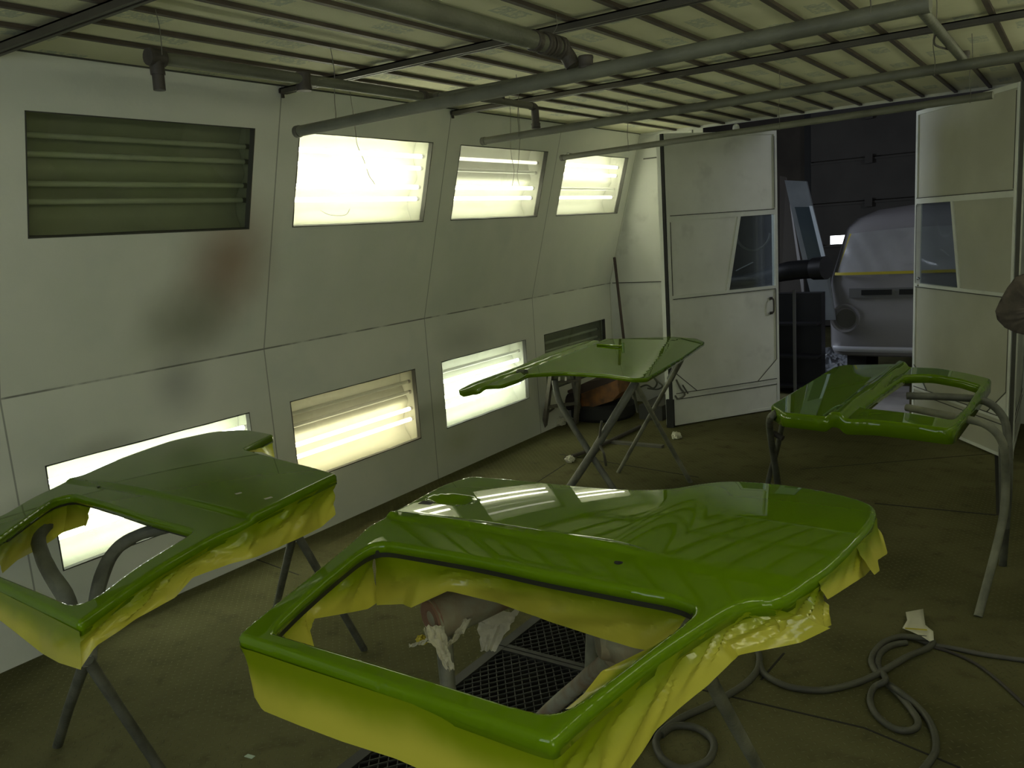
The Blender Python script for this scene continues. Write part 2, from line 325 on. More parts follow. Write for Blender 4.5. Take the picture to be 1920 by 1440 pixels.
# floor with the extraction pit
PX0,PX1,PY0,PY1=-1.97,-1.12,.62,4.62
mb=MB(); x0,x1,y0,y1=-8,4,-5,15
mb.add([(x0,y0,0),(PX0,y0,0),(PX0,y1,0),(x0,y1,0),(PX1,y0,0),(x1,y0,0),(x1,y1,0),(PX1,y1,0),(PX0,PY0,0),(PX1,PY0,0),(PX1,PY1,0),(PX0,PY1,0)],[(0,1,2,3),(4,5,6,7),(1,4,9,8),(11,10,7,2)])
struct(mb.build('floor',M_FLOOR,world=True))
mb=MB(); zb=-.55
mb.add([(PX0,PY0,0),(PX1,PY0,0),(PX1,PY1,0),(PX0,PY1,0),(PX0,PY0,zb),(PX1,PY0,zb),(PX1,PY1,zb),(PX0,PY1,zb)],[(0,1,5,4),(1,2,6,5),(2,3,7,6),(3,0,4,7),(4,5,6,7)])
o=mb.build('floor_pit',mat('pit_concrete',(.045,.042,.032),.9,var=.3),world=True); struct(o)
# plate seams in the floor
mb=MB()
def seam(a,b,w=.008):
    p=at(*a,z=0);q=at(*b,z=0); mb.bar((p[0],p[1],.0005),(q[0],q[1],.0005),w,.002)
seam((1050,852),(1310,895)); seam((1640,944),(1868,966),.014); seam((1868,850),(1872,966),.02); seam((1300,1290),(1620,1365)); seam((1620,1365),(1800,1440)); seam((1427,1275),(1470,1225)); seam((960,935),(1060,870),.006); seam((470,1045),(560,1078),.006); seam((1500,880),(1868,850),.006)
struct(mb.build('trim_2',mat('floor_seam_dirt',(.016,.014,.010),.9),world=True))
# ceiling battens (run down the booth) and cross rails at the wall joints
x=-3.03; k=3
while x<XT1:
    mb=MB(); mb.box((x-.011,-2.55,H-.016),(x+.011,B_-.01,H-.001)); struct(mb.build('trim_%d'%k,M_TRIM,world=True)); k+=1; x+=.2225
for y in (.25,1.657,3.0605,4.4698,5.8782,-1.15):
    mb=MB()
    for dy in (-.014,.014): mb.box((XT0+.005,y+dy-.008,H-.045),(XT1-.005,y+dy+.008,H-.0165))
    mb.box((XT0+.005,y-.022,H-.022),(XT1-.005,y+.022,H-.0165)); struct(mb.build('trim_%d'%k,M_RAIL,world=True)); k+=1
for y in (3.0605,4.4698,5.8782):     # little bracket where a rail meets the wall
    mb=MB(); mb.box((XT0-.004,y-.022,H-.040),(XT0+.012,y+.022,H-.020)); mb.box((XT0-.006,y-.007,H-.062),(XT0+.004,y+.007,H-.03)); struct(mb.build('trim_%d'%k,M_FIT,world=True)); k+=1
mb=MB(); mb.box((XT0,B_-.02,H-.02),(XT1,B_+.01,H+.005)); struct(mb.build('trim_%d'%k,M_BACK,world=True)); k+=1
mb=MB(); mb.box((XT0-.004,-2.55,H-.006),(XT0+.006,B_-.02,H-.0)); struct(mb.build('trim_%d'%k,M_RUB,world=True)); k+=1
NTR=k
# ---------------------------------------------------------------- lamp windows and the light boxes behind them
def lamp(idx,sgn,xw,yw,upper,lit,label,cat='light fixture'):
    """lit: four states bottom to top -> 0 off, 1 on, 2 warm, 3 cool, 4 dim"""
    e1=np.array([0,1.,0]); 
    if upper: e2=np.array([sgn*DV[0],0,DV[2]]); n=np.array([sgn*DV[2],0,-DV[0]]); o0=np.array([xw,yw,ZK]); v0,v1=VU
    else: e2=np.array([0,0,1.]); n=np.array([sgn*1.,0,0]); o0=np.array([xw,yw,0]); v0,v1=VL
    P=lambda y,v,d=0:o0+e1*y+e2*v-n*d
    # pane, structure
    jag=[]; r=random.Random(idx)
    mb=MB(); mb.add([P(-.004,v0-.004,.03),P(WW+.004,v0-.004,.03),P(WW+.004,v1+.004,.03),P(-.004,v1+.004,.03)],[(0,1,2,3)])
    w=mb.build('window_%d'%idx,(M_GLASSD if not any(lit) else M_GLASS),world=True); struct(w)
    mb=MB()
    for a,b in (((0,v0),(0,v1)),((WW,v0),(WW,v1)),((0,v0),(WW,v0)),((0,v1),(WW,v1))):
        p,q=np.array(a),np.array(b); m_=8
        p0=[P(*(p+(q-p)*t/m_),0) for t in range(m_+1)]; 
        c=np.array([WW/2,(v0+v1)/2]); 
        V=[];
        for t in range(m_+1):
            g=p+(q-p)*t/m_; inn=g+np.sign(c-g)*(.004+.003*r.random())*np.array([abs((q-p)[1])>0,abs((q-p)[0])>0])
            V+= [P(*g,-.0015),P(*inn,-.0015),P(*inn,.030),P(*g,.030)]
        Fc=[(t*4+j,t*4+(j+1)%4,t*4+4+(j+1)%4,t*4+4+j) for t in range(m_) for j in range(4)]
        mb.add(V,Fc)
    mb.build('window_frame',M_RUB,parent=w)
    base=P(WW/2,v0-.05,.18)
    t=thing('light_fixture',label,cat,base,'lamp boxes behind the booth walls')
    y0,y1,a,b=-.09,WW+.09,v0-.07,v1+.07
    mb=MB(); c8=[P(y,v,d) for d in (.045,.27) for (y,v) in ((y0,a),(y1,a),(y1,b),(y0,b))]
    mb.add(c8,[(0,1,5,4),(1,2,6,5),(2,3,7,6),(3,0,4,7),(4,5,6,7)])
    mb.add([P(-.11,a-.02,.044),P(WW+.11,a-.02,.044),P(WW+.11,b+.02,.044),P(-.11,b+.02,.044),P(-.01,v0-.01,.044),P(WW+.01,v0-.01,.044),P(WW+.01,v1+.01,.044),P(-.01,v1+.01,.044)],[(0,1,5,4),(1,2,6,5),(2,3,7,6),(3,0,4,7)])
    mb.build('housing',M_REFL,parent=t)
    # folded reflector: two troughs, ribs between
    prof=[]; N=120
    for i in range(N+1):
        s=i/N; v=a+.01+(b-a-.02)*s; dd=.225-.05*abs(math.sin(2*math.pi*s))**.6*0-.055*(abs(math.cos(2*math.pi*s))**3)
        dd-=.004*math.sin(s*2*math.pi*3.5)**2
        prof.append((v,dd))
    mb=MB(); V=[];
    for v,dd in prof: V+=[P(y0+.005,v,dd),P(y1-.005,v,dd)]
    mb.add(V,[(2*i,2*i+1,2*i+3,2*i+2) for i in range(N)]); mb.build('reflector',M_REFL,parent=t)
    hgt=v1-v0; first=None
    for i,sv in enumerate((.25,.40,.64,.79)):
        st=lit[i]; m={0:M_OFF,1:M_ON,2:M_ONW,3:M_ONC,4:M_DIM}[st]
        v=v0+hgt*sv; dp=.115
        mb=MB(); mb.tube([P(-.035,v,dp),P(WW+.035,v,dp)],.013,10,smooth_path=False); tb=mb.build('fluorescent_tube',m,parent=t,smooth=True,angle=.9)
        for yy in ((-.06,-.035),(WW+.035,WW+.06)): mb=MB(); mb.tube([P(yy[0],v,dp),P(yy[1],v,dp)],.0135,10,smooth_path=False); mb.build('tube_cap',M_RAIL,parent=tb)
    return t
U=['upper left wall lamp box nearest the camera, unlit behind a dark pane','second upper lamp box along the left wall, all four tubes glaring white','third upper lamp box along the left wall, only its lower pair of tubes fully lit','farthest upper lamp box on the left wall, small bright pane near the back corner']
LW=['lower lamp box at left, lit behind the green door panel on padded stands','second lower lamp box along the left wall, warm lit bottom pair with dull top','third lower lamp box along the left wall, lit white behind the bonnet tip','farthest lower lamp box on the left wall, dark and unlit behind the bonnet']
UL=[(0,0,0,0),(1,1,1,1),(1,1,0,4),(1,0,1,1)]; LL=[(3,3,3,3),(2,2,0,0),(3,3,3,0),(0,0,0,0)]
for i in range(4): lamp(i+1,1,-A_,WIN_Y[i],True,UL[i],U[i])
for i in range(4): lamp(i+5,1,-A_,WIN_Y[i],False,LL[i],LW[i])
RU=[(1,1,1,1),(1,1,1,1),(0,1,1,0),(0,1,1,0),(0,1,1,0)]; RL=[(1,1,1,1),(0,0,0,0),(0,0,0,0),(0,0,0,0),(0,0,0,0)]  # unseen right wall tubes, lit by guess to fill the booth with light
for i,w in enumerate(RWY):
    lamp(9+i,-1,XR,w,True,RU[i],'upper lamp box in the unseen right wall, number %s from the entrance end'%['one','two','three','four','five'][i])
    lamp(14+i,-1,XR,w,False,RL[i],'lower lamp box in the unseen right wall, number %s from the entrance end'%['one','two','three','four','five'][i])
# ---------------------------------------------------------------- folding doors
D0,D1,D2,D3=(-2.774,6.417),(-2.147,7.308),(-1.058,7.208),(-.331,6.183); ZD=2.395
def leaf(name,p0,p1,win=None,handle=False,mirror=False,M_DOOR=M_DOOR):
    p0=np.array([*p0,0.]);p1=np.array([*p1,0.]); L=np.linalg.norm(p1-p0); ex=(p1-p0)/L; ez=np.array([0,0,1.]); ny=np.cross(ex,ez)
    if (CP-p0)@ny<0: ny=-ny      # faces the camera side
    z0=.012
    def poly(m,pts,d0,t): m.prism(pts,p0+ny*d0,ex,ez,ny,t)
    rows=[(.28,1.085),(1.10,1.71),(1.745,ZD-.03)]
    mb=MB()
    # frame
    for s in ((0,.028),(L-.028,L)): poly(mb,[(s[0],z0),(s[1],z0),(s[1],ZD),(s[0],ZD)],-.04,.045)
    for a,b in ((z0,.035),(.262,.282),(1.078,1.102),(1.708,1.748),(ZD-.03,ZD)): poly(mb,[(.028,a),(L-.028,a),(L-.028,b),(.028,b)],-.04,.045)
    if win:
        (a0,a1),(b0,b1)=win   # bottom and top extents of the pane
        if not mirror: poly(mb,[(a0-.03,1.102),(a0,1.102),(b0,1.708),(b0-.03,1.708)],-.04,.045)
        else: poly(mb,[(a1,1.102),(a1+.03,1.102),(b1+.03,1.708),(b1,1.708)],-.04,.045)
    for s,q in ((.028,1),(L-.028,-1)): poly(mb,[(s,.282),(s+q*.20,.282),(s,.282+.17)][::q],-.005,.012)
    root=mb.build(name,M_DFRAME,world=True); struct(root)
    mb=MB(); P=[]
    poly(mb,[(.028,.282),(L-.028,.282),(L-.028,1.078),(.028,1.078)],-.02,.015)
    poly(mb,[(.028,1.748),(L-.028,1.748),(L-.028,ZD-.03),(.028,ZD-.03)],-.02,.015)
    poly(mb,[(.028,.035),(L-.028,.035),(L-.028,.262),(.028,.262)],-.02,.020)
    if win:
        if not mirror: poly(mb,[(.028,1.102),(a0-.03,1.102),(b0-.03,1.708),(.028,1.708)],-.02,.015)
        else: poly(mb,[(a1+.03,1.102),(L-.028,1.102),(L-.028,1.708),(b1+.03,1.708)],-.02,.015)
    else: poly(mb,[(.028,1.102),(L-.028,1.102),(L-.028,1.708),(.028,1.708)],-.02,.015)
    mb.build('door_sheet',M_DOOR,parent=root)
    mb=MB()   # dark joint lines round the sheets
    for (a,b),(c,d) in (((.03,.285),(L-.03,.285)),((.03,1.075),(L-.03,1.075)),((.03,1.751),(L-.03,1.751)),((.235,.285),(.03,.46)),((L-.235,.285),(L-.03,.46)),((.03,.235),(L-.03,.235)),((.03,1.104),(.03,1.7)),((L-.03,.46),(L-.03,1.07)),((L-.03,1.76),(L-.03,2.35))):
        mb.bar(p0+ex*a+ez*b+ny*.0085,p0+ex*c+ez*d+ny*.0085,.002,.006,up=np.cross(ny,ex*(c-a)+ez*(d-b)))
    mb.build('door_seam',M_RUB,parent=root)
    if win:
        mb=MB(); poly(mb,[(a0,1.102),(a1,1.102),(b1,1.708),(b0,1.708)],-.018,.004); mb.build('door_window',M_DGLASS,parent=root)
    if handle:
        mb=MB(); c=lambda s,z,d:p0+ex*s+ez*z+ny*d
        mb.tube([c(1.01,.995,.005),c(1.01,.985,.035),c(1.01,.93,.04),c(1.01,.88,.035),c(1.01,.868,.005)],.007,8)
        for z in (.995,.868): mb.prism([(.995,z-.012),(1.025,z-.012),(1.025,z+.012),(.995,z+.012)],p0+ny*.004,ex,ez,ny,.004)
        mb.build('door_handle',M_FIT,parent=root,smooth=True)
    return p0,ex,ny,L
leaf('door_1',D0,D1,win=((.585,1.061),(.715,1.061)),handle=True)
leaf('door_2',D2,D3,win=((.06,.62),(.06,.50)),mirror=True,M_DOOR=M_DOOR_DIM)
leaf('door_3',(D0[0]-.03,D0[1]+.01),(JL,B_-.02)); leaf('door_4',(D3[0]+.02,D3[1]+.01),(JR+.03,B_-.02))
# lock and drop bolt on the right leaf, dark posts at the folds
mb=MB(); mb.box((D0[0]-.028,D0[1]-.012,0.0),(D0[0]-.002,D0[1]+.012,ZD)); o=mb.build('trim_%d'%NTR,M_DARK,world=True); struct(o); NTR+=1
mb=MB(); mb.box((D0[0]-.05,D0[1]-.03,0),(D0[0]+.012,D0[1]-.0,.24)); o=mb.build('trim_%d'%NTR,M_DARK,world=True); struct(o); NTR+=1
mb=MB(); mb.box((D3[0]+.002,D3[1]-.012,0.0),(D3[0]+.024,D3[1]+.012,ZD)); o=mb.build('trim_%d'%NTR,M_RUB,world=True); struct(o); NTR+=1
lk=at(1722,522,y=7.15); mb=MB(); mb.lathe(lk,(0,-1,0),[(.0001,-.0),(.012,0),(.012,.012),(.006,.018),(.0001,.018)],12)
mb.lathe(lk+np.array([0,0,-.05]),(0,-1,0),[(.0001,-.0),(.009,0),(.009,.01),(.0001,.012)],12); 
o=mb.build('door_lock',mat('chrome',(.7,.7,.7),.15,metal=1),parent=bpy.data.objects['door_2'],smooth=True)
# ================================================================ WORKSHOP BEYOND
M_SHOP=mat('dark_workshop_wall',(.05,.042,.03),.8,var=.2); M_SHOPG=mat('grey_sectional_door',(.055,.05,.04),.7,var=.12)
YB=13.0
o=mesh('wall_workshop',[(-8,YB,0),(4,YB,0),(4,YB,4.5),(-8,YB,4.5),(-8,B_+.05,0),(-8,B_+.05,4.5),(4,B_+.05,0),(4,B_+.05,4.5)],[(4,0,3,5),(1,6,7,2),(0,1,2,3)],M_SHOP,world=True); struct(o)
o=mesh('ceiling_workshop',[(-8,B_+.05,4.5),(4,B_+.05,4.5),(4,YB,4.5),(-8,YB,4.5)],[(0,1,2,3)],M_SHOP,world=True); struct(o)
sd=[]; xd0=float(at(1520,300,y=YB-.1)[0]); 
r=mesh('door_5',[(xd0-.1,YB-.06,0),(xd0,YB-.06,0),(xd0,YB-.06,3.6),(xd0-.1,YB-.06,3.6),(xd0-.1,YB,0),(xd0,YB,0),(xd0,YB,3.6),(xd0-.1,YB,3.6)],[(0,1,2,3),(0,4,7,3),(1,5,6,2)],M_DARK,world=True); struct(r)
wy=at(1567,453,y=YB-.1); 
for i in range(6):
    z0=.02+.60*i; z1=z0+.585; mb=MB(); hole=(z0<wy[2]<z1)
    if hole:
        wx0,wx1,wz0,wz1=wy[0]-.085,wy[0]+.16,wy[2]-.08,wy[2]+.085
        mb.box((xd0,YB-.08,z0),(wx0,YB-.04,z1)); mb.box((wx1,YB-.08,z0),(xd0+4.2,YB-.04,z1)); mb.box((wx0,YB-.08,z0),(wx1,YB-.04,wz0)); mb.box((wx0,YB-.08,wz1),(wx1,YB-.04,z1))
    else: mb.box((xd0,YB-.08,z0),(xd0+4.2,YB-.04,z1))
    mb.box((xd0,YB-.10,z1-.03),(xd0+4.2,YB-.08,z1)); mb.box((xd0+.75,YB-.14,z1-.08),(xd0+.85,YB-.08,z1+.04))
    mb.build('door_section',M_SHOPG,parent=r)
o=mesh('window_19',[(wx0,YB-.05,wz0),(wx1,YB-.05,wz0),(wx1,YB-.05,wz1),(wx0,YB-.05,wz1)],[(0,1,2,3)],emit_mat('bright_daylight_pane',(.9,.95,1),6),world=True); struct(o)
# --- the van
VY=8.55
xle=float(at(1553,600,y=VY+.1)[0]); VC=xle+.86
M_PRIM=mat('grey_primer',(.30,.29,.30),.45,var=.08,vscale=2); M_SHEET=mat('masking_film',(.42,.42,.43),.35,bump=.6,bscale=4,var=.12); M_TAPE=mat('yellow_masking_tape',(.55,.45,.03),.6)
zb_=float(at(1600,515,y=VY+.05)[2]); zt_=float(at(1640,432,y=VY+.18)[2]); zr_=float(at(1640,412,y=VY+.25)[2]); zlo=float(at(1640,670,y=VY)[2]); zap=float(at(1640,650,y=VY)[2])
LEV=[(zlo-.0,.78,.05),(zlo+.02,.82,.0),(zap-.02,.845,-.02),(zap,.85,.0),(zap+.25,.86,.0),(zb_-.25,.86,.02),(zb_-.04,.855,.045),(zb_,.845,.055),(zt_,.755,.20),(zt_+.04,.74,.22),(zr_+.02,.66,.30),(zr_+.09,.50,.50),(zr_+.12,.2,.9)]
def lev(z):
    for i in range(len(LEV)-1):
        if z<=LEV[i+1][0]:
            a,b=LEV[i],LEV[i+1]; t=max(0,(z-a[0])/(b[0]-a[0])); return a[1]+(b[1]-a[1])*t,a[2]+(b[2]-a[2])*t
    return LEV[-1][1:]
def vsec(hw,dy,n=26,off=0):
    out=[]
    for i in range(n+1):
        a=math.pi*(i/n); c,s=math.cos(a),math.sin(a); e=.30
        out.append((VC-(hw+off)*np.sign(c)*abs(c)**e, VY+dy-off+.42-.42*abs(s)**e))
    return out
def fronty(x,z):
    hw,dy=lev(z); c=min(1,abs((x-VC)/hw)); a=math.acos(c**(1/.30)); return VY+dy+.42-.42*abs(math.sin(a))**.30
zs=[]; 
for i in range(len(LEV)-1):
    k=5 if LEV[i+1][0]-LEV[i][0]>.12 else 2
    zs+=[LEV[i][0]+(LEV[i+1][0]-LEV[i][0])*j/k for j in range(k)]
zs.append(LEV[-1][0]); V=[];n=28+1
for z in zs:
    hw,dy=lev(z); sec=vsec(hw,dy); V+=[(VC-hw,VY+3.9,z)]+[(x,y,z) for x,y in sec]+[(VC+hw,VY+3.9,z)]
n=len(sec)+2
Fc=[(i*n+j,i*n+j+1,(i+1)*n+j+1,(i+1)*n+j) for i in range(len(zs)-1) for j in range(n-1)]+[tuple(range((len(zs)-1)*n,len(zs)*n))]
van=thing('van','grey primed van shell with masked windscreen, beyond the open doors','van',(VC,VY+1.9,0))
mesh('body',V,Fc,M_PRIM,van,True,angle=.7)
def decal(name,pts,m,off,grid=10):
    pass
rows=[]; 
def strip(fn0,fn1,m,name,off,nx=24,nz=8,crease=0):
    V=[];
    for j in range(nz+1):
        for i in range(nx+1):
            s=i/nx; t=j/nz; x,z=fn0(s); x2,z2=fn1(s); xx=x+(x2-x)*t; zz=z+(z2-z)*t
            V.append((xx,fronty(xx,zz)-off-crease*abs(noise.noise(Vector((xx*4+zz*3,zz*1.5,2)))),zz))
    return mesh(name,V,[(j*(nx+1)+i,j*(nx+1)+i+1,(j+1)*(nx+1)+i+1,(j+1)*(nx+1)+i) for j in range(nz) for i in range(nx)],m,van,True)
w0,w1=.775,.665
strip(lambda s:(VC-w0+2*w0*s,zb_+.02),lambda s:(VC-w1+2*w1*s,zt_-.02+.03*math.sin(math.pi*s)),M_SHEET,'windscreen_cover',.012,40,14,crease=.05)
strip(lambda s:(VC-w0-.01+2*(w0+.01)*s,zb_),lambda s:(VC-w0-.01+2*(w0+.01)*s,zb_+.026),M_TAPE,'masking_tape',.072,30,1)
strip(lambda s:(VC-w0-.008,zb_)if s<.5 else (VC-w0+.018,zb_),lambda s:(VC-w1-.02,zt_-.02) if s<.5 else (VC-w1+.0,zt_-.02),M_TAPE,'masking_tape',.014,1,8)
def disc(x,z,r,name,m,off,inner=0):
    mb=MB(); y=fronty(x,z)
    prof=[(r*1.12,0),(r*1.08,.018),(r*.95,.012),(r*.85,-.005),(r*.7,-.04 if False else -.004),(.001,-.004)] if not inner else [(r,.001),(.001,.001)]
    mb.lathe((x,y-off,z),(0,-1,0),prof,28); return mb.build(name,m,parent=van,smooth=True)
hl=at(1585,597,y=VY+.02); 
disc(hl[0],hl[2],.125,'headlight_rim',M_PRIM,.004); disc(hl[0]+.01,hl[2],.092,'headlight_opening',mat('dim_headlight_hollow',(.14,.135,.12),.7),.0105,1)
disc(2*VC-hl[0],hl[2],.125,'headlight_rim',M_PRIM,.004)
vz=float(at(1650,549,y=VY)[2]); 
mb=MB(); mb.box((float(at(1592,549,y=VY)[0]),VY+.005,vz-.045),(VC+.6,VY+.03,vz+.045)); mb.build('vent_panel',mat('grey_primer_dark',(.2,.2,.2),.5),parent=van)
mb=MB(); 
for a,b in ((1615,1672),(1686,1712)): mb.box((float(at(a,549,y=VY)[0]),VY-.004,vz-.02),(float(at(b,549,y=VY)[0]),VY+.006,vz+.03))
mb.build('vent_slot',M_DARK,parent=van)
mb=MB(); mb.box((VC-.7,VY+.2,.0),(VC-.52,VY+.8,zlo+.1)); mb.build('support',M_DARK,parent=van); mb=MB(); mb.box((VC+.52,VY+.2,.0),(VC+.7,VY+.8,zlo+.1)); mb.build('support',M_DARK,parent=van)
strip(lambda s:(VC-.8+1.6*s,zap-.05),lambda s:(VC-.8+1.6*s,zap),mat('pale_primer_edge',(.55,.56,.6),.4),'apron_edge',.03,30,3)
# --- leaning loose door panel, black bumper, cabinet, pole, floor sheet
def quadpx(pts,y,dy=None): return [at(px,py,y=yy) for (px,py),yy in zip(pts,y)]
def slab(name,pts,ys,t,m,parent=None,**k):
    P=quadpx(pts,ys); n=len(P); return mesh(name,P+[p+np.array([0,t,0]) for p in P],[tuple(range(n)),tuple(range(n,2*n))[::-1]]+[((i+1)%n,i,n+i,n+(i+1)%n) for i in range(n)],m,parent,**k)
P=quadpx([(1473,338)],[8.6])[0]
t=thing('loose_door_panel','pale loose door panel leaning upright left of the grey van','door panel',(P[0]+.2,8.5,0))
yt,yb=8.9,8.35
M_PALE=mat('pale_grey_panel',(.22,.24,.25),.3,var=.15)
def lp(px,py): tt=(py-338)/330; return yt+(yb-yt)*tt
def lslab(name,pts,t_,m,d=0): return slab(name,pts,[lp(*q)-d for q in pts],t_,m,t)
lslab('outer_frame',[(1471,338),(1512,340),(1555,520),(1566,600),(1532,600),(1512,520)],.04,M_PALE)
lslab('inset_window',[(1490,388),(1517,388),(1548,505),(1520,510)],.004,mat('dark_gloss_inset',(.06,.08,.09),.15),.006)
lslab('highlight_strip',[(1517,386),(1523,386),(1557,520),(1549,520)],.01,mat('bluish_highlight',(.7,.78,.85),.25),.014)  # bluish highlight along the panel edge, put into a pale strip
o=slab('dark_panel',[(1462,330),(1474,332),(1506,520),(1510,600),(1462,600)],[9.0,9.0,8.7,8.6,8.6],.03,mat('dull_brown_panel',(.07,.06,.05),.5)); tag(o,'dull brown sheet standing behind the pale loose door panel','sheet')
mb=MB(); q=[at(*a,y=yy) for a,yy in (((1360,530),8.0),((1420,522),7.95),((1480,508),7.9),((1530,504),7.85))]
mb.tube(q,[.05,.07,.09,.085],14); mb.tube([at(1526,504,y=7.84),at(1549,502,y=7.80)],[.10,.105],18,smooth_path=False)
o=mb.build('bumper',mat('black_plastic',(.012,.012,.014),.35),smooth=True); tag(o,'black curved bumper lying across behind the left door leaf','bumper')
t=thing('parts_rack','black cabinet with pale corner pole in the gap between left door and van','rack',(at(1500,660,z=0)[0],8.5,0))
xa,xb=float(at(1450,600,y=8.15)[0]),float(at(1540,600,y=8.15)[0])
mb=MB(); mb.box((xa-.5,8.15,0.05),(xb,8.3,.95)); mb.box((xa-.45,8.12,.05),(xa-.4,8.15,.95)); mb.build('back_panel',mat('black_steel',(.014,.014,.016),.5),parent=t)
mb=MB(); 
for z in (.06,.35,.66): mb.box((xa-.5,7.98,z),(xb,8.15,z+.02))
mb.build('shelf',mat('black_steel',(.014,.014,.016),.5),parent=t)
xp=float(at(1490,600,y=7.95)[0]); mb=MB(); mb.box((xp-.012,7.93,.0),(xp+.012,7.955,1.0)); mb.build('pole',mat('dull_pole',(.16,.16,.15),.5),parent=t)
def sheet(name,pts,z,amp,m,seed,label,cat,n=26,hgt=.05,group=None):
    """a crumpled sheet lying on the floor; pts: four corners as photo points"""
    c=[at(*p,z=z) for p in pts]; V=[]
    for j in range(n+1):
        for i in range(n+1):
            u,v=i/n,j/n; p=c[0]*(1-u)*(1-v)+c[1]*u*(1-v)+c[2]*u*v+c[3]*(1-u)*v
            q=Vector((p[0]*5+seed,p[1]*5,seed)); d=abs(noise.noise(q))*amp+abs(noise.noise(q*2.7))*amp*.5
            V.append((p[0]+.3*amp*noise.noise(q*1.5),p[1]+.3*amp*noise.noise(q*1.9),z+.004+d))
    o=mesh(name,V,[(j*(n+1)+i,j*(n+1)+i+1,(j+1)*(n+1)+i+1,(j+1)*(n+1)+i) for j in range(n) for i in range(n)],m); tag(o,label,cat,group); return o
sheet('plastic_sheet',[(1466,700),(1600,705),(1590,662),(1490,664)],0,.10,mat('clear_film_sheet',(.30,.32,.34),.2,bump=.4,bscale=20),3.,'crumpled plastic sheet on the workshop floor beside the van','sheet')
sheet('paper_sheet',[(1600,800),(1705,800),(1705,725),(1640,722)],0,.006,mat('pale_floor_paper',(.34,.33,.31),.7,var=.2),5.,'pale flat paper sheet on floor in the doorway, seen through the tailgate opening','paper')
mb=MB(); c=at(1412,437,y=7.7); mb.tube([c+np.array([.155*math.cos(a),.0,.155*math.sin(a)]) for a in np.linspace(math.pi*1.02,math.pi*1.98,14)],.010,8); o=mb.build('reflection_ring',M_PIPE,smooth=True); tag(o,'faint pale half ring standing for a reflection in the left door window','ring')  # arc of a reflection in the door pane, built as a half ring
# a stray bit bar seen in the left door's window
mb=MB(); mb.tube([at(1380,508,y=7.75),at(1412,492,y=7.75)],.006,8); o=mb.build('wiper_arm',mat('pale_metal',(.5,.52,.52),.3,metal=.6),smooth=True); tag(o,'short bright metal bar glinting low in the left door window','bar')
# ================================================================ CEILING PIPEWORK
def pth(name,label,cat='pipe',loc=(0,0,2.2),group=None): return thing(name,label,cat,loc,group)
G='grey pipes hung below the ceiling'
def hung(name,a,b,z,r,label,m=M_PIPE,sag=0):
    p=at(*a,z=z);q=at(*b,z=z); y=(p[1]+q[1])/2
    t=thing(name,label,'pipe',((p[0]+q[0])/2,y,z-.03),G)
    mb=MB(); mb.tube([p,q],r,14,smooth_path=False); mb.build('pipe_run',m,parent=t,smooth=True,angle=.9)
    mb=MB()
    for e,d in ((p,1),):
        dr=(q-p)/np.linalg.norm(q-p); mb.tube([p-dr*.004,p+dr*.02],r*1.12,14,smooth_path=False)
    mb.build('end_cap',M_PIPED,parent=t,smooth=True,angle=.9)
    return t,p,q
t1,a1,b1=hung('hanging_pipe',(557,247),(1745,6),2.2,.023,'thickest hanging pipe, nearest the camera, crossing the ceiling right to left')
t2,a2,b2=hung('hanging_pipe',(905,265),(1960,97),2.2,.019,'middle hanging pipe crossing below the ceiling, joined by an elbow')
t3,a3,b3=hung('hanging_pipe',(1053,296),(1862,178),2.2,.019,'farthest hanging pipe, level with the tops of the doors')
def run(parent,pts,r,m=M_PIPE,name='pipe_run',sp=False): 
    mb=MB(); mb.tube(pts,r,14,smooth_path=sp); return mb.build(name,m,parent=parent,smooth=True,angle=.9)
def fitting(parent,p,r,ax=(0,0,1),h=.03,name='pipe_fitting'):
    mb=MB(); ax=np.array(ax,float); mb.lathe(np.array(p)-ax*h/2,ax,[(.001,0),(r,0),(r*1.08,h*.15),(r,h*.3),(r,h*.7),(r*1.08,h*.85),(r,h),(.001,h)],14); return mb.build(name,M_FIT,parent=parent,smooth=True)
mb=MB(); _p=at(1380,239,y=float(a3[1])-.02); mb.lathe(_p,(0,-.2,1),[(.022,-.012),(.022,0),(.017,.014),(.008,.02),(.0001,.022)],12); mb.build('pipe_dome',mat('pale_dome',(.6,.62,.62),.25),parent=t3,smooth=True)
# supply line: from the wall side outlet, along the wall, then across, then back along the room
zS=2.36
s0=at(292,108,z=zS); s1=at(832,180,z=zS); s1=np.array([s0[0],s1[1],zS]); s0=np.array([s0[0],s0[1],zS])
s2=at(1140,118,z=zS); s2=np.array([s2[0],s1[1],zS])
t=thing('supply_pipe','grey air supply pipe along the left wall top with a downturned outlet','pipe',((s0[0]+s2[0])/2,(s0[1]+s1[1])/2,zS-.05),G)
run(t,[s0,s1-np.array([0,.04,0])],.021); run(t,[s1-np.array([0,.05,0]),s1-np.array([0,.015,0]),s1+np.array([.015,0,0]),s1+np.array([.05,0,0])],.024,M_PIPED,'elbow',True)
run(t,[s1+np.array([.04,0,0]),s2],.018); fitting(t,s0,.028,(0,1,0),.06,'tee'); run(t,[s0+np.array([0,0,.0]),s0-np.array([0,0,.055])],.024,M_FIT,'outlet_elbow'); run(t,[s0-np.array([0,0,.055]),s0-np.array([0,.002,.105])],.020,M_FIT,'outlet_nozzle')
mid=at(626,135,z=zS); fitting(t,(s0[0],mid[1],zS-.01),.030,(0,0,1),.07,'tee')
fitting(t,s1-np.array([0,.07,0]),.027,(0,1,0),.03)
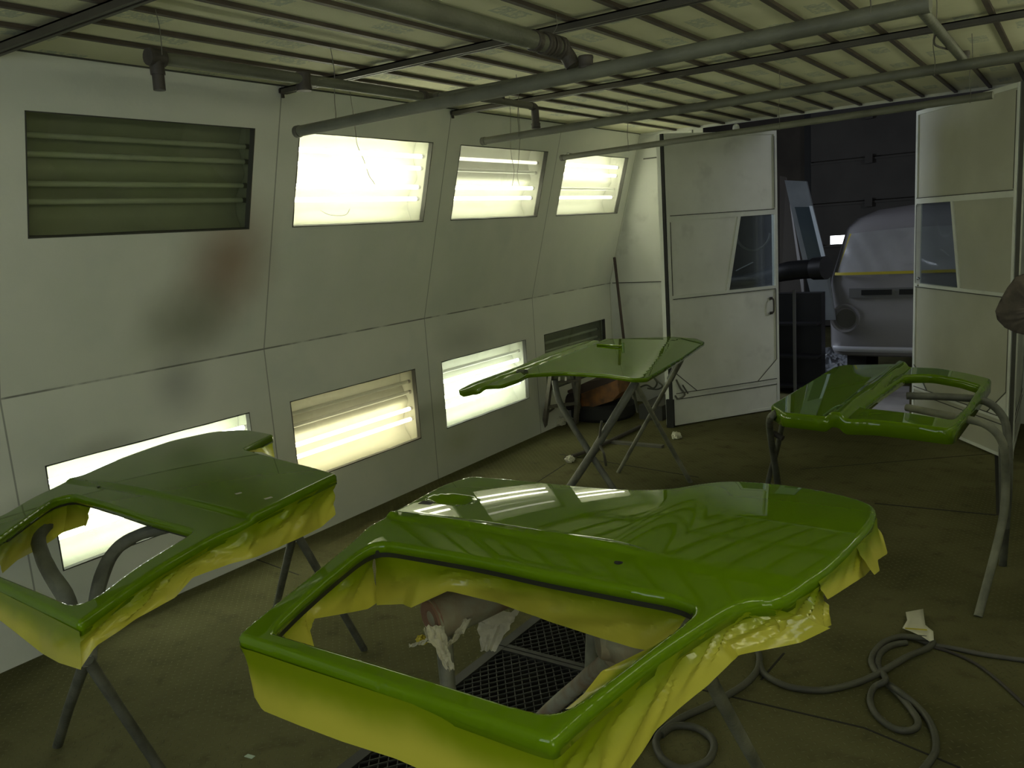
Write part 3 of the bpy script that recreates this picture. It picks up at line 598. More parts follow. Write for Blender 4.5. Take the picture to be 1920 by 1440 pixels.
# pipe C: along the room, thick, meets the first hanging pipe
zC=2.29; c1=at(1133,113,z=zC); c0=np.array([c1[0],-.6,zC]); ym=b1[1]*.0+ a1[1]+(b1[1]-a1[1])*((c1[0]-a1[0])/(b1[0]-a1[0]))
t=thing('ceiling_pipe','thick grey pipe running along the room into a clamp on the nearest hanging pipe','pipe',(c1[0],c1[1]-1,zC-.04),G)
c1=np.array([c1[0],ym-.03,zC]); run(t,[c0,c1],.028); 
for dy in (.0,-.05,-.09): fitting(t,c1+np.array([0,dy,0]),.034,(0,1,0),.03)
run(t,[c1,c1+np.array([.01,.03,-.02]),c1+np.array([.03,.035,-.06])],.026,M_FIT,'elbow',True); fitting(t,(c1[0]+.08,ym,2.235),.024,(0,0,1),.04,'clamp')
cl=at(1010,75,z=zC); fitting(t,(c1[0],cl[1],zC),.031,(0,1,0),.03,'coupling')
# pipe D: short line down to the second hanging pipe
zD=2.33; d0=at(880,192,z=zD); d1=at(1105,216,z=zD); dx=d1[0]; ypp=a2[1]+(b2[1]-a2[1])*((dx-a2[0])/(b2[0]-a2[0]))
t=thing('drop_pipe','thin pipe with an elbow dropping onto the middle hanging pipe','pipe',(dx,ypp-.4,2.2),G)
run(t,[(dx,d0[1]-.05,zD),(dx,ypp-.03,zD)],.017,M_PIPED); run(t,[(dx,ypp-.04,zD),(dx,ypp-.005,zD-.005),(dx,ypp,zD-.03),(dx,ypp,2.222)],.020,M_FIT,'elbow',True); fitting(t,(dx,ypp,2.235),.023,(0,0,1),.025)
vv=at(968,185,z=zD); fitting(t,(dx,vv[1],zD+.03),.016,(0,0,1),.05,'valve'); 
# pipe E at right: short slanting bar joining the first and second hanging pipes
e0=at(1725,15,z=2.27); e1=at(1806,112,z=2.235)
t=thing('link_bar','short bar slanting from the nearest to the middle hanging pipe at upper right','pipe',(e0[0],(e0[1]+e1[1])/2,2.2),G)
run(t,[e0,e1],.016); fitting(t,e1,.022,(0,0,1),.06,'hook'); run(t,[e0+(e1-e0)*.35,e0+(e1-e0)*.45+np.array([-.02,0,-.03]),e1+np.array([-.005,-.01,.03])],.0035,M_FIT,'tie_wire',True)
# hanging wires
def wire(label,pts,z=None,y=None,r=.0016,name='hanging_wire',group='thin wires hanging from the ceiling'):
    P=[at(*p,y=y) if y is not None else at(*p,z=z) for p in pts]
    mb=MB(); mb.tube(P,r,5); o=mb.build(name,M_WIRE,smooth=True); tag(o,label,'wire',group)
def hanger(label,px,A,Bp,r=.0018,top=None):
    """wire straight up from a point on a hanging pipe to the ceiling, with a twist round the pipe"""
    lo,hi=0,1
    for _ in range(30):
        t=(lo+hi)/2; q=A+(Bp-A)*t; d=q-CP; x=960+F*(d@CR)/(d@CF)
        if x<px: lo=t
        else: hi=t
    P=[q+Q3(0,.0,-.022),q+Q3(.004,-.022,.0),q+Q3(.003,-.012,.028),q+Q3(-.006,0,.10),q+Q3(.004,.004,.2),Q3(q[0],q[1],H-.012)]
    mb=MB(); mb.tube(P,r,5); o=mb.build('hanging_wire',M_WIRE,smooth=True); tag(o,label,'wire','thin wires hanging from the ceiling')
Q3=lambda *a:np.array(a,float)
hanger('wire holding up the left end of the nearest hanging pipe',634,a1,b1)
hanger('wire holding up the middle hanging pipe near its left end',975,a2,b2)
hanger('looped wire holding the middle hanging pipe at upper right',1752,a2,b2)
hanger('wire holding the farthest hanging pipe near its left end',1179,a3,b3)
hanger('wire holding the farthest hanging pipe above the left door',1462,a3,b3)
hanger('wire holding the farthest hanging pipe at its right end',1819,a3,b3)
hanger('wire holding up the nearest hanging pipe at its right part',1632,a1,b1)
def dangling(label,pts,y):
    P=[at(*p,y=y) for p in pts]; P=[Q3(P[0][0],y,H-.012)]+P
    mb=MB(); mb.tube(P,.0015,5); o=mb.build('hanging_wire',M_WIRE,smooth=True); tag(o,label,'wire','thin wires hanging from the ceiling')
dangling('twisted wire from the ceiling to the outlet of the wall supply pipe',[(292,20),(300,55),(304,103)],float(s0[1]))
dangling('long loose kinked wire dangling before the second upper lamp window',[(655,165),(661,205),(667,250),(670,272),(682,300),(692,329),(698,338),(704,347)],3.1)
dangling('kinked wire hanging in front of the third upper lamp window',[(957,215),(958,285),(964,320),(960,350)],4.35)
dangling('second loose wire in front of the third upper lamp window',[(975,250),(972,306),(970,330),(974,347)],4.5)
dangling('wire drooping from a ceiling rail beside the thick ceiling pipe',[(1044,50),(1030,72),(1015,86)],float(at(1044,50,z=2.46)[1]))
pl=((-A_,0,ZK),(DV[2],0,-DV[0])); gl=np.array([DV[2],0,-DV[0]])*-.026
mb=MB(); mb.tube([at(*p,pl=pl)+gl for p in [(607,396),(622,404),(640,406),(655,404),(662,393)]],.0016,5); o=mb.build('stray_wire',M_WIRE,smooth=True); tag(o,'short curl of wire stuck low on the second upper lamp pane','wire')
# ================================================================ GREEN PANELS
def roundpoly(P,r,closed=True,it=3):
    P=[np.array(p[:2],float) for p in P]; rr=r if hasattr(r,'__len__') else [r]*len(P); Q=[]
    n=len(P)
    for i in range(n):
        a,b,c=P[i-1],P[i],P[(i+1)%n]; k=rr[i]
        la,lc=np.linalg.norm(a-b),np.linalg.norm(c-b); ka,kc=min(k,la*.45),min(k,lc*.45)
        s=b+(a-b)/la*ka; e=b+(c-b)/lc*kc
        for t in np.linspace(0,1,6): Q.append((1-t)**2*s+2*t*(1-t)*b+t*t*e)
    return Q
def resample(Q,step,closed=True):
    Q=[np.array(q,float) for q in Q]
    if closed: Q=Q+[Q[0]]
    d=[0]
    for a,b in zip(Q,Q[1:]): d.append(d[-1]+np.linalg.norm(b-a))
    n=max(3,int(d[-1]/step)); out=[]; k=0
    for i in range(n if closed else n+1):
        t=d[-1]*i/n
        while k<len(d)-2 and d[k+1]<t: k+=1
        f=(t-d[k])/max(1e-9,d[k+1]-d[k]); out.append(Q[k]*(1-f)+Q[k+1]*f)
    return out
def inside(P,poly):
    poly=np.array(poly); x,y=P[:,0],P[:,1]; c=np.zeros(len(P),bool); j=len(poly)-1
    for i in range(len(poly)):
        xi,yi=poly[i];xj,yj=poly[j]
        m=((yi>y)!=(yj>y)); 
        with np.errstate(divide='ignore',invalid='ignore'): xx=(xj-xi)*(y-yi)/(yj-yi+1e-15)+xi
        c^=(m&(x<xx)); j=i
    return c
def skin(parent,outer,holes,hf,name='outer_skin',step=.010,grid=.018,er=.010,flange=.030,hflange=.030,m=None):
    loops=[resample(outer,step)]+[resample(h,step) for h in holes]
    kd=kdtree.KDTree(sum(len(l) for l in loops)*3); k=0
    for l in loops:
        for i,p in enumerate(l):
            q=l[(i+1)%len(l)]
            for t in (0,1/3,2/3): kd.insert(((p[0]*(1-t)+q[0]*t),(p[1]*(1-t)+q[1]*t),0),k); k+=1
    kd.balance()
    O=np.array(loops[0]); mn,mx=O.min(0),O.max(0)
    def lattice(g,off=0):
        xs=np.arange(mn[0]+off,mx[0],g); ys=np.arange(mn[1]+off,mx[1],g); X,Y=np.meshgrid(xs,ys); return np.c_[X.ravel(),Y.ravel()]
    def dist(P): return np.array([kd.find((p[0],p[1],0))[2] for p in P])
    def ok(P):
        c=inside(P,loops[0])
        for h in loops[1:]: c&=~inside(P,h)
        return P[c]
    C=ok(lattice(grid)); C=C[dist(C)>er*1.6]
    Fn=ok(lattice(er*.45,.001)); dF=dist(Fn); Fn=Fn[(dF>er*.3)&(dF<=er*1.6)]
    pts=[tuple(p) for l in loops for p in l]; nb=len(pts); edges=[];s=0
    for l in loops:
        edges+=[(s+i,s+(i+1)%len(l)) for i in range(len(l))]; s+=len(l)
    allp=[Vector(p) for p in pts]+[Vector(p) for p in C]+[Vector(p) for p in Fn]
    vv,ee,ff,ov,_,_=delaunay_2d_cdt(allp,edges,[],0,1e-7)
    VV=np.array([tuple(v) for v in vv]); cen=np.array([VV[list(f)].mean(0) for f in ff])
    keep=inside(cen,loops[0])
    for h in loops[1:]: keep&=~inside(cen,h)
    ff=[tuple(f) for f,k_ in zip(ff,keep) if k_]
    D=dist(VV); z=np.array([float(hf(x,y)) for x,y in VV])
    dd=np.clip(D/er,0,1); z=z-er*(1-np.sqrt(1-(1-dd)**2))*.8
    V=[(x,y,zz) for (x,y),zz in zip(VV,z)]
    # map input boundary -> output vertex
    inv={}
    for oi,src in enumerate(ov):
        for q in src: inv[q]=oi
    F2=list(ff); s=0
    for li,l in enumerate(loops):
        n=len(l); fl=flange if li==0 else hflange; ids=[inv.get(s+i,s+i) for i in range(n)]; L=np.array(l)
        tn=np.roll(L,-1,0)-np.roll(L,1,0); nr=np.c_[tn[:,1],-tn[:,0]]; nr/=np.linalg.norm(nr,axis=1)[:,None]+1e-9
        area_=np.sum(L[:,0]*np.roll(L[:,1],-1)-np.roll(L[:,0],-1)*L[:,1]); 
        if area_<0: nr=-nr     # outward from loop
        sg=-1 if li==0 else 1
        b0=len(V)
        for i in range(n): V.append((L[i,0]+sg*nr[i,0]*.001,L[i,1]+sg*nr[i,1]*.001,V[ids[i]][2]-fl))
        b1=len(V)
        for i in range(n): V.append((L[i,0]+sg*nr[i,0]*.012,L[i,1]+sg*nr[i,1]*.012,V[ids[i]][2]-fl-.002))
        for i in range(n):
            j=(i+1)%n; F2+= [(ids[i],ids[j],b0+j,b0+i),(b0+i,b0+j,b1+j,b1+i)]
        s+=n
    me=mesh(name,V,F2,m or M_GREEN,parent,True)
    bm=bmesh.new(); bm.from_mesh(me.data); bmesh.ops.recalc_face_normals(bm,faces=bm.faces)
    up=sum(f.normal.z*f.calc_area() for f in bm.faces)
    if up<0: bmesh.ops.reverse_faces(bm,faces=bm.faces)
    bm.to_mesh(me.data); bm.free(); me.data.polygons.foreach_set('use_smooth',[True]*len(me.data.polygons)); me.data.set_sharp_from_angle(angle=.9)
    nn=[]; e=.002
    for i in range(len(me.data.vertices)):
        if i<len(VV) and D[i]>er*1.05:
            x,y=VV[i]; gx=(hf(x+e,y)-hf(x-e,y))/(2*e); gy=(hf(x,y+e)-hf(x,y-e))/(2*e); v=Vector((-gx,-gy,1)).normalized(); nn.append(tuple(v))
        else: nn.append((0,0,0))
    me.data.normals_split_custom_set_from_vertices(nn)
    return me
def pline(P,t):
    P=[np.array(p,float) for p in P]; d=[0]
    for a,b in zip(P,P[1:]): d.append(d[-1]+np.linalg.norm(b-a))
    s=t*d[-1]
    for k in range(len(P)-1):
        if s<=d[k+1]+1e-9: f=(s-d[k])/max(1e-9,d[k+1]-d[k]); return P[k]*(1-f)+P[k+1]*f
    return P[-1]
def drape(parent,pairs,hf,z0,name='masking_paper',nu=None,nv=12,crum=.010,drop0=.012,seed=0,out=0,fold=1.0,belly=0):
    """paper taped along the panel edge (top photo point) and hanging to the lower edge (bottom photo point)"""
    T=[];Bq=[]
    for tp,bp in pairs:
        a=athf(*tp,hf,z0); a=a-np.array([0,0,drop0]); n=np.array([a[0],a[1],0]); n/=np.linalg.norm(n)
        b=at(*bp,pl=(a-n*out,n)); T.append(a); Bq.append(b)
    L=sum(np.linalg.norm(b-a) for a,b in zip(T,T[1:])); nu=nu or max(12,int(L/.012)); 
    d=np.cumsum([0]+[np.linalg.norm(b-a) for a,b in zip(T,T[1:])]); d/=d[-1]
    V=[];uv=[]
    for i in range(nu+1):
        s=i/nu; k=min(len(d)-2,int(np.searchsorted(d,s,'right')-1)); f=(s-d[k])/max(1e-9,d[k+1]-d[k])
        a=T[k]*(1-f)+T[k+1]*f; b=Bq[k]*(1-f)+Bq[k+1]*f; tn=T[k+1]-T[k]; nr=np.array([tn[1],-tn[0],0]); nr/=np.linalg.norm(nr)+1e-9
        for j in range(nv+1):
            v=j/nv; p=a*(1-v)+b*v
            q=Vector((s*L*5.5+seed*3+v*.7,v*1.2+s*2.0,seed)); f1=noise.voronoi(q)[0]; f2=noise.voronoi(q*2.1+Vector((1,5,2)))[0]
            r1=(f1[1]-f1[0])*1.0-.35; r2=(f2[1]-f2[0])-.35
            g=crum*fold*(r1+.55*r2)*(.01+.99*min(1,v*3.2)*min(1,(1-v)*2.2+.12))+belly*math.sin(math.pi*v)
            V.append(p+nr*g); uv.append((s*L/.3,v))
    n=nv+1
    o=mesh(name,V,[(i*n+j,(i+1)*n+j,(i+1)*n+j+1,i*n+j+1) for i in range(nu) for j in range(nv)],M_PAPER,parent,True,uv=uv,angle=.55)
    return o
def sst(x,a,b): t=min(1,max(0,(x-a)/(b-a))); return t*t*(3-2*t)
def lined(p,q):
    p,q=np.array(p[:2]),np.array(q[:2]); d=q-p; L=np.linalg.norm(d); d/=L; n=np.array([-d[1],d[0]])
    return lambda x,y:(((x-p[0])*n[0]+(y-p[1])*n[1]),((x-p[0])*d[0]+(y-p[1])*d[1]),L)
# ---- panel 1: door skin in the foreground
Z1=.95
r1=lined(at(700,982,z=Z1),at(1160,1056,z=Z1))
hc=at(848,944,z=Z1+.03); hd=at(885,948,z=Z1+.03)-at(805,938,z=Z1+.03); hd/=np.linalg.norm(hd); hn=np.array([-hd[1],hd[0]])
def hf1(x,y):
    s,t,L=r1(x,y)
    z=Z1+.040*(1-((y-1.62)/.70)**2)-.010*((x+1.0)/.6)**2
    z+=(.007*sst(s,-.016,.002)+.0045*math.exp(-((s+.001)/.007)**2))*(1-sst(t,L*.97,L*1.15))
    u=(x-hc[0])*hd[0]+(y-hc[1])*hd[1]; w=(x-hc[0])*hn[0]+(y-hc[1])*hn[1]; q=math.sqrt((u/.080)**2+(w/.045)**2)
    z-=.020*(1-sst(q,.35,1.0))
    z-=.020*math.tanh(max(0,-s-.003)/.11)
    return z
P1=thing('body_panel','large glossy lime green vehicle door lying flat in the foreground, masked with yellow paper','vehicle door',(-1.0,1.6,0.86))
O1=[(443,1190),(560,1095),(640,1030),(688,986),(745,955),(830,908),(883,892),(1000,902),(1100,912),(1200,918),(1262,915),(1320,905),(1370,900),(1430,904),(1500,912),(1560,923),(1620,938),(1645,952),(1640,975),(1620,1000),(1590,1032),(1547,1072),(1500,1104),(1459,1124),(1420,1122),(1372,1135),(1300,1182),(1225,1232),(1100,1332),(1040,1387),(1012,1382),(740,1288)]
H1=[(506,1183),(560,1130),(620,1078),(680,1030),(712,1016),(800,1030),(900,1047),(1020,1073),(1180,1103),(1270,1119),(1306,1136),(1290,1160),(1240,1197),(1150,1266),(1085,1314),(1050,1333),(1010,1334),(950,1317),(800,1270),(640,1222),(530,1190)]
o1=[athf(*p,hf1,Z1)[:2] for p in O1]; h1=[athf(*p,hf1,Z1)[:2] for p in H1]
R1=[.012]+[.05]*(len(O1)-1); R1[3]=.02; R1[6]=.03; R1[17]=.05; R1[29]=.012
sk=skin(P1,roundpoly(o1,R1),[roundpoly(h1,.05)],hf1,step=.008,grid=.014,er=.011,flange=.028,hflange=.016)
# inner frame of the window opening, dark channel behind the lip, and lock hole
def ring(parent,poly,hf,off,depth,width,name,m,frac=(0,1),step=.02,inward=0):
    L=resample(roundpoly(poly,.05),step); n=len(L); A=np.array(L); tn=np.roll(A,-1,0)-np.roll(A,1,0); nr=np.c_[tn[:,1],-tn[:,0]]; nr/=np.linalg.norm(nr,axis=1)[:,None]
    if np.sum(A[:,0]*np.roll(A[:,1],-1)-np.roll(A[:,0],-1)*A[:,1])<0: nr=-nr
    i0,i1=int(frac[0]*n),int(frac[1]*n); V=[]
    for i in range(i0,i1+1):
        k=i%n; x,y=A[k]+nr[k]*inward; z=hf(*A[k]); x2,y2=A[k]+nr[k]*(inward+width)
        V+=[(x,y,z-off),(x2,y2,z-off),(x2,y2,z-off-depth),(x,y,z-off-depth)]
    m_=i1-i0; Fc=[(i*4+j,i*4+4+j,i*4+4+(j+1)%4,i*4+(j+1)%4) for i in range(m_) for j in range(4)]
    if frac!=(0,1): Fc+=[(0,1,2,3),(m_*4+3,m_*4+2,m_*4+1,m_*4)]
    return mesh(name,V,Fc,m,parent,True,angle=.6)
M_GDK=mat('unpainted_dark_inner_steel',(.020,.022,.012),.4)
ring(P1,h1,hf1,.017,.02,.016,'window_channel',M_GDK,inward=.002,frac=(.0,.62))
lh=athf(800,943,hf1,Z1); mb=MB(); mb.prism([(-.020,-.012),(.020,-.012),(.020,.012),(-.020,.012)],(lh[0],lh[1],hf1(lh[0],lh[1])-.0008),(hd[0],hd[1],0),(hn[0],hn[1],0),(0,0,1),.0016)
mb.build('handle_slot',M_DARK,parent=P1)
lh2=athf(1160,1054,hf1,Z1); mb=MB(); mb.lathe((lh2[0],lh2[1],lh2[2]-.002),(0,0,1),[(.010,0),(.010,.0025),(.0001,.003)],14); mb.build('screw_hole',M_DARK,parent=P1)
M_SPOT=mat('bare_metal_spot',(.45,.43,.33),.4)
for q in ((852,1046),(884,1052),(912,1056)):
    p=athf(*q,lambda x,y:hf1(x,y)-.022,Z1); mb=MB(); mb.lathe((p[0],p[1],p[2]),(.2,-.9,.5),[(.007,0),(.007,.012),(.0001,.013)],12); mb.build('clip_hole',M_SPOT,parent=P1)
# masking paper round panel 1
drape(P1,[((446,1192),(466,1212)),((452,1197),(473,1300)),((475,1203),(492,1332)),((560,1231),(560,1360)),((640,1256),(640,1390)),((740,1288),(740,1422)),((850,1324),(850,1470)),((950,1357),(950,1520)),((1036,1384),(1035,1560))],hf1,Z1,seed=1.,crum=.004,nv=10,drop0=.022)
drape(P1,[((1040,1384),(1042,1560)),((1100,1332),(1110,1540)),((1160,1284),(1165,1470)),((1225,1232),(1232,1368)),((1268,1203),(1280,1325)),((1300,1182),(1330,1285)),((1338,1157),(1375,1240)),((1362,1141),(1385,1229)),((1385,1131),(1440,1218)),((1420,1122),(1500,1205)),((1459,1124),(1557,1178))],hf1,Z1,seed=4.,crum=.034,nv=16,drop0=.022,nu=110)
drape(P1,[((1459,1124),(1462,1196)),((1490,1108),(1510,1190)),((1520,1092),(1545,1180)),((1545,1073),(1559,1172)),((1550,1068),(1558,1168))],hf1,Z1,seed=6.,crum=.045,nv=12,drop0=.022,nu=40,out=-.004)
drape(P1,[((1535,1080),(1552,1124)),((1560,1062),(1575,1110)),((1590,1034),(1612,1086)),((1612,1008),(1622,1080)),((1622,998),(1640,1060))],hf1,Z1,seed=9.,crum=.010,nv=10,drop0=.012,nu=30)
drape(P1,[((1605,1015),(1640,1078)),((1618,1000),(1650,1070)),((1625,992),(1646,1050)),((1640,970),(1665,1038)),((1644,962),(1656,1005))],hf1,Z1,seed=11.,crum=.012,nv=10,drop0=.012,nu=26,out=.02)
# inside the window opening
low=lambda x,y:hf1(x,y)-.034
drape(P1,[((700,1036),(706,1135)),((760,1044),(755,1133)),((790,1052),(770,1140)),((840,1058),(840,1108)),((900,1066),(930,1130)),((1000,1086),(1020,1162)),((1100,1106),(1110,1192)),((1180,1120),(1190,1216)),((1240,1135),(1225,1222)),((1292,1148),(1262,1192))],low,Z1,seed=14.,crum=.022,nv=12,drop0=.0,nu=90,out=-.01)
drape(P1,[((518,1186),(588,1213)),((540,1160),(583,1182)),((580,1120),(590,1160)),((630,1080),(650,1150)),((665,1050),(690,1142)),((700,1032),(712,1128))],low,Z1,seed=17.,crum=.03,nv=12,drop0=.0,nu=60,out=-.01)
drape(P1,[((1290,1168),(1262,1195)),((1240,1205),(1190,1228)),((1170,1258),(1128,1258)),((1130,1290),(1095,1300)),((1080,1325),(1060,1330))],low,Z1,seed=19.,crum=.006,nv=8,drop0=.0,nu=40,out=.0)
# ---- panel 2: matching door at left
Z2=.88
r2=lined(at(445,975,z=Z2),at(130,915,z=Z2))
def hf2(x,y):
    s,t,L=r2(x,y)
    z=Z2+.035*(1-((y-1.5)/.9)**2)-.03*((x+2.7)/.9)**2
    z+=.012*sst(-s,-.018,.0)*1.0
    return z
P2=thing('body_panel','lime green vehicle door on padded stands at left, before a lit lower lamp window','vehicle door',(-2.5,1.5,.80))
O2=[(148,1168),(60,1125),(0,1096),(-110,1045),(-125,1020),(-60,985),(0,968),(60,932),(104,912),(120,903),(150,892),(220,861),(320,826),(400,809),(460,805),(512,814),(457,842),(525,860),(590,876),(632,888),(520,943),(440,988),(400,1004),(300,1062),(240,1103)]
H2=[(140,1135),(108,1122),(50,1098),(0,1078),(-40,1056),(-20,1022),(40,978),(100,936),(132,927),(190,942),(280,972),(365,995),(340,1010),(255,1062),(180,1118)]
o2=[athf(*p,hf2,Z2)[:2] for p in O2]; h2=[athf(*p,hf2,Z2)[:2] for p in H2]
R2=[.015]+[.05]*(len(O2)-1); 
for i,v in ((9,.015),(15,.008),(16,.02),(19,.01)): R2[i]=v
skin(P2,roundpoly(o2,R2),[roundpoly(h2,.03)],hf2,step=.010,grid=.018,er=.011,flange=.028,hflange=.018)
ring(P2,h2,hf2,.017,.02,.03,'window_channel',M_GDK,inward=.010,frac=(.34,.86))
for q,m_,w in (((188,912),M_DARK,.010),((447,925),M_SPOT,.010),((503,934),M_SPOT,.013)):
    p=athf(*q,hf2,Z2); mb=MB(); mb.prism([(-w,-.006),(w,-.006),(w,.006),(-w,.006)],(p[0],p[1],p[2]-.0005),(.2,.98,0),(-.98,.2,0),(0,0,1),.0015); mb.build('bracket_hole',m_,parent=P2)
drape(P2,[((148,1166),(152,1254)),((165,1157),(180,1212)),((200,1132),(220,1186)),((240,1103),(260,1158)),((300,1064),(330,1120)),((345,1037),(362,1083)),((400,1004),(430,1058)),((440,988),(480,1045)),((520,943),(528,1024)),((570,918),(575,1003)),((610,898),(604,988)),((631,889),(630,965))],hf2,Z2,seed=21.,crum=.034,nv=14,drop0=.024,nu=110)
drape(P2,[((-110,1046),(-100,1130)),((0,1096),(2,1165)),((30,1111),(34,1190)),((60,1125),(78,1225)),((100,1145),(110,1243)),((146,1168),(152,1256))],hf2,Z2,seed=24.,crum=.006,nv=10,drop0=.022,nu=50)
drape(P2,[((453,842),(457,846)),((480,828),(492,848)),((510,815),(515,858))],hf2,Z2,seed=27.,crum=.006,nv=8,drop0=.006,nu=20)
low2=lambda x,y:hf2(x,y)-.030
drape(P2,[((-10,1030),(5,1075)),((30,995),(33,1050)),((60,965),(62,1035)),((95,942),(100,1012)),((125,934),(118,998)),((150,940),(158,985)),((170,945),(160,990))],low2,Z2,seed=29.,crum=.010,nv=10,drop0=.0,nu=40,out=-.01)
# ---- panel 3: bonnet like sheet in the middle distance
Z3=.87
cv=lined(at(975,698,z=Z3),at(1125,640,z=Z3)); cr=lined(at(1190,706,z=Z3),at(1262,637,z=Z3))
def hf3(x,y):
    z=Z3+.02
    s,t,L=cv(x,y); z-=.030*math.exp(-(s/.028)**2); z-=.10*max(0,s-.02) if s>0 else 0
    s2,t2,L2=cr(x,y)
    if s2<0: z-=.22*(-s2)-.10*min(.05,-s2)
    return z
_s=cv(*at(900,720,z=Z3)[:2])[0]; 
P3=thing('bonnet','lime green creased bonnet panel on crossed trestles in front of the lower lamp windows','bonnet',(-2.3,4.4,.80))
O3=[(858,732),(887,717),(973,686),(1023,662),(1057,651),(1123,638),(1160,635),(1207,633),(1280,633),(1304,634),(1322,641),(1280,670),(1213,709),(1187,710),(1140,702),(1057,697),(990,701),(972,711),(940,722),(893,731),(868,737)]
o3=[athf(*p,hf3,Z3)[:2] for p in O3]
skin(P3,roundpoly(o3,.03),[],hf3,step=.015,grid=.025,er=.006,flange=.018)
p=athf(972,699,hf3,Z3); q=athf(986,699,hf3,Z3); mb=MB(); mb.tube([p+np.array([0,0,.004]),q+np.array([0,0,.004])],.016,10,smooth_path=False); mb.build('hinge_pocket',M_GDK,parent=P3,smooth=True)
p=athf(1168,652,hf3,Z3); mb=MB(); mb.tube([p-np.array([0,0,.02]),p+np.array([0,0,.035])],.009,8,smooth_path=False); mb.tube([athf(1120,648,hf3,Z3)+np.array([0,0,.006]),p+np.array([0,0,.01])],.007,8,smooth_path=False); mb.build('prop_rod',M_GREEN,parent=P3,smooth=True)
for q in ((1048,702),(1060,702)):
    p=athf(*q,hf3,Z3)-np.array([0,.0,.022]); mb=MB(); mb.tube([p+np.array([.01,-.012,.01]),p+np.array([.01,-.016,-.012])],.006,8,smooth_path=False); mb.build('clip',M_SPOT,parent=P3,smooth=True)
# ---- panel 4: tailgate with window opening at right
Z4=.82
cb=lined(at(1592,768,z=Z4),at(1690,690,z=Z4))
def hf4(x,y):
    s,t,L=cb(x,y); return Z4+.026*math.exp(-((s+.01)/.034)**4)+.02*(1-((x+.75)/.45)**2)-(0.03*sst(s,0,.06)-.015 if False else 0)
P4=thing('tailgate','dark lime green tailgate with an open window frame on a bent tube stand at right','tailgate',(-.75,4.4,.74))
O4=[(1444,759),(1480,738),(1563,688),(1582,684),(1640,683),(1680,681),(1703,686),(1760,690),(1813,699),(1860,710),(1827,757),(1794,800),(1782,805),(1713,796),(1640,788),(1580,783),(1467,774)]
H4=[(1616,764),(1655,733),(1699,703),(1747,702),(1800,711),(1836,722),(1813,758),(1785,786),(1772,785),(1700,773)]
o4=[athf(*p,hf4,Z4)[:2] for p in O4]; h4=[athf(*p,hf4,Z4)[:2] for p in H4]
skin(P4,roundpoly(o4,.03),[roundpoly(h4,.03)],hf4,step=.014,grid=.024,er=.012,flange=.055,hflange=.035)
for q in ((1703,783),(1716,786),(1746,791)):
    p=athf(*q,hf4,Z4); mb=MB(); mb.lathe(p+np.array([0,-.004,-.025]),(0,-1,0),[(.011,0),(.011,.004),(.0001,.005)],12); mb.build('hinge_hole',M_DARK,parent=P4)
mb=MB(); p=athf(1752,792,hf4,Z4); mb.lathe(p+np.array([0,-.006,-.03]),(0,-1,0),[(.012,0),(.012,.01),(.0001,.012)],12); mb.build('hinge_bolt',M_SPOT,parent=P4)
# ================================================================ STANDS
def stand(label,parts,group='tube trestles carrying the green panels',cat='trestle'):
    """parts: (name, [(px,py,{axis:value})...] or points, radius, material)"""
    built=[]
    for nm,pts,r,m,*k in parts:
        P=[p if isinstance(p,np.ndarray) else at(p[0],p[1],**p[2]) for p in pts]; built.append((nm,P,r,m,k[0] if k else {}))
    allp=np.array([q for b in built for q in b[1]]); c=[(allp[:,0].min()+allp[:,0].max())/2,(allp[:,1].min()+allp[:,1].max())/2,0]
    t=thing('trestle',label,cat,c,group)
    for nm,P,r,m,k in built:
        mb=MB(); mb.tube(P,r,12,smooth_path=k.get('s',True),wob=k.get('wob',0)); mb.build(nm,m,parent=t,smooth=True,angle=.9)
    return t
Q=lambda *a:np.array(a,float)
F0=dict(z=.0)
# under panel 1, left trestle: padded bar along the panel, post and feet
c1_=at(808,1160,z=.74); c2_=c1_+Q(.20,.55,.03)
pz=at(823,1225,y=float(c1_[1])+.02)
t=stand('trestle with a fat padded bar and rags, under the middle of the foreground door',[
 ('padded_bar',[c1_,c1_*.5+c2_*.5,c2_],[.055,.058,.055],M_PADB,{'wob':.15}),
 ('post',[c1_+Q(.012,.03,-.03),Q(c1_[0]+.03,c1_[1]+.01,.42),Q(c1_[0]+.06,c1_[1]-.01,0)],.021,M_STANDW,{'wob':.2}),
 ('post',[c2_+Q(0,-.03,-.03),Q(c2_[0]-.1,c2_[1]+.02,0)],.019,M_STANDW),
 ('foot_bar',[Q(c1_[0]-.02,c1_[1]-.01,.02),Q(c1_[0]+.16,c1_[1]-.01,.02)],.018,M_STANDW)])
mb=MB(); mb.lathe(c1_,(c1_-c2_)/np.linalg.norm(c1_-c2_),[(.0001,-.03),(.012,-.03),(.016,-.004),(.024,.003),(.045,.004),(.056,-.006)],16); mb.build('padding_end',mat('rust_brown_padding',(.22,.12,.08),.9),parent=t,smooth=True)
def rag(parent,pts,w,seed,name='rag'):
    P=[np.array(p,float) for p in pts]; mb=MB(); V=[]; n=10; m_=14
    for i in range(m_+1):
        s=i/m_; p=pline(P,s); wd=w*(1-.6*s)*(1+.4*noise.noise(Vector((s*5,seed,0))))
        for j in range(n+1):
            u=(j/n-.5); q=Vector((s*6+seed,u*6,seed)); V.append(p+CR*wd*u+np.array([0,0,1])*.012*noise.noise(q)-CF*.02*abs(noise.noise(q*1.7)))
    k=n+1; return mesh(name,V,[(i*k+j,i*k+j+1,(i+1)*k+j+1,(i+1)*k+j) for i in range(m_) for j in range(n)],M_RAG,parent,True,angle=.5)
yr=float(c1_[1])
rag(t,[at(815,1172,y=yr-.03),at(822,1200,y=yr-.04),at(845,1255,y=yr-.03)],.05,2.)
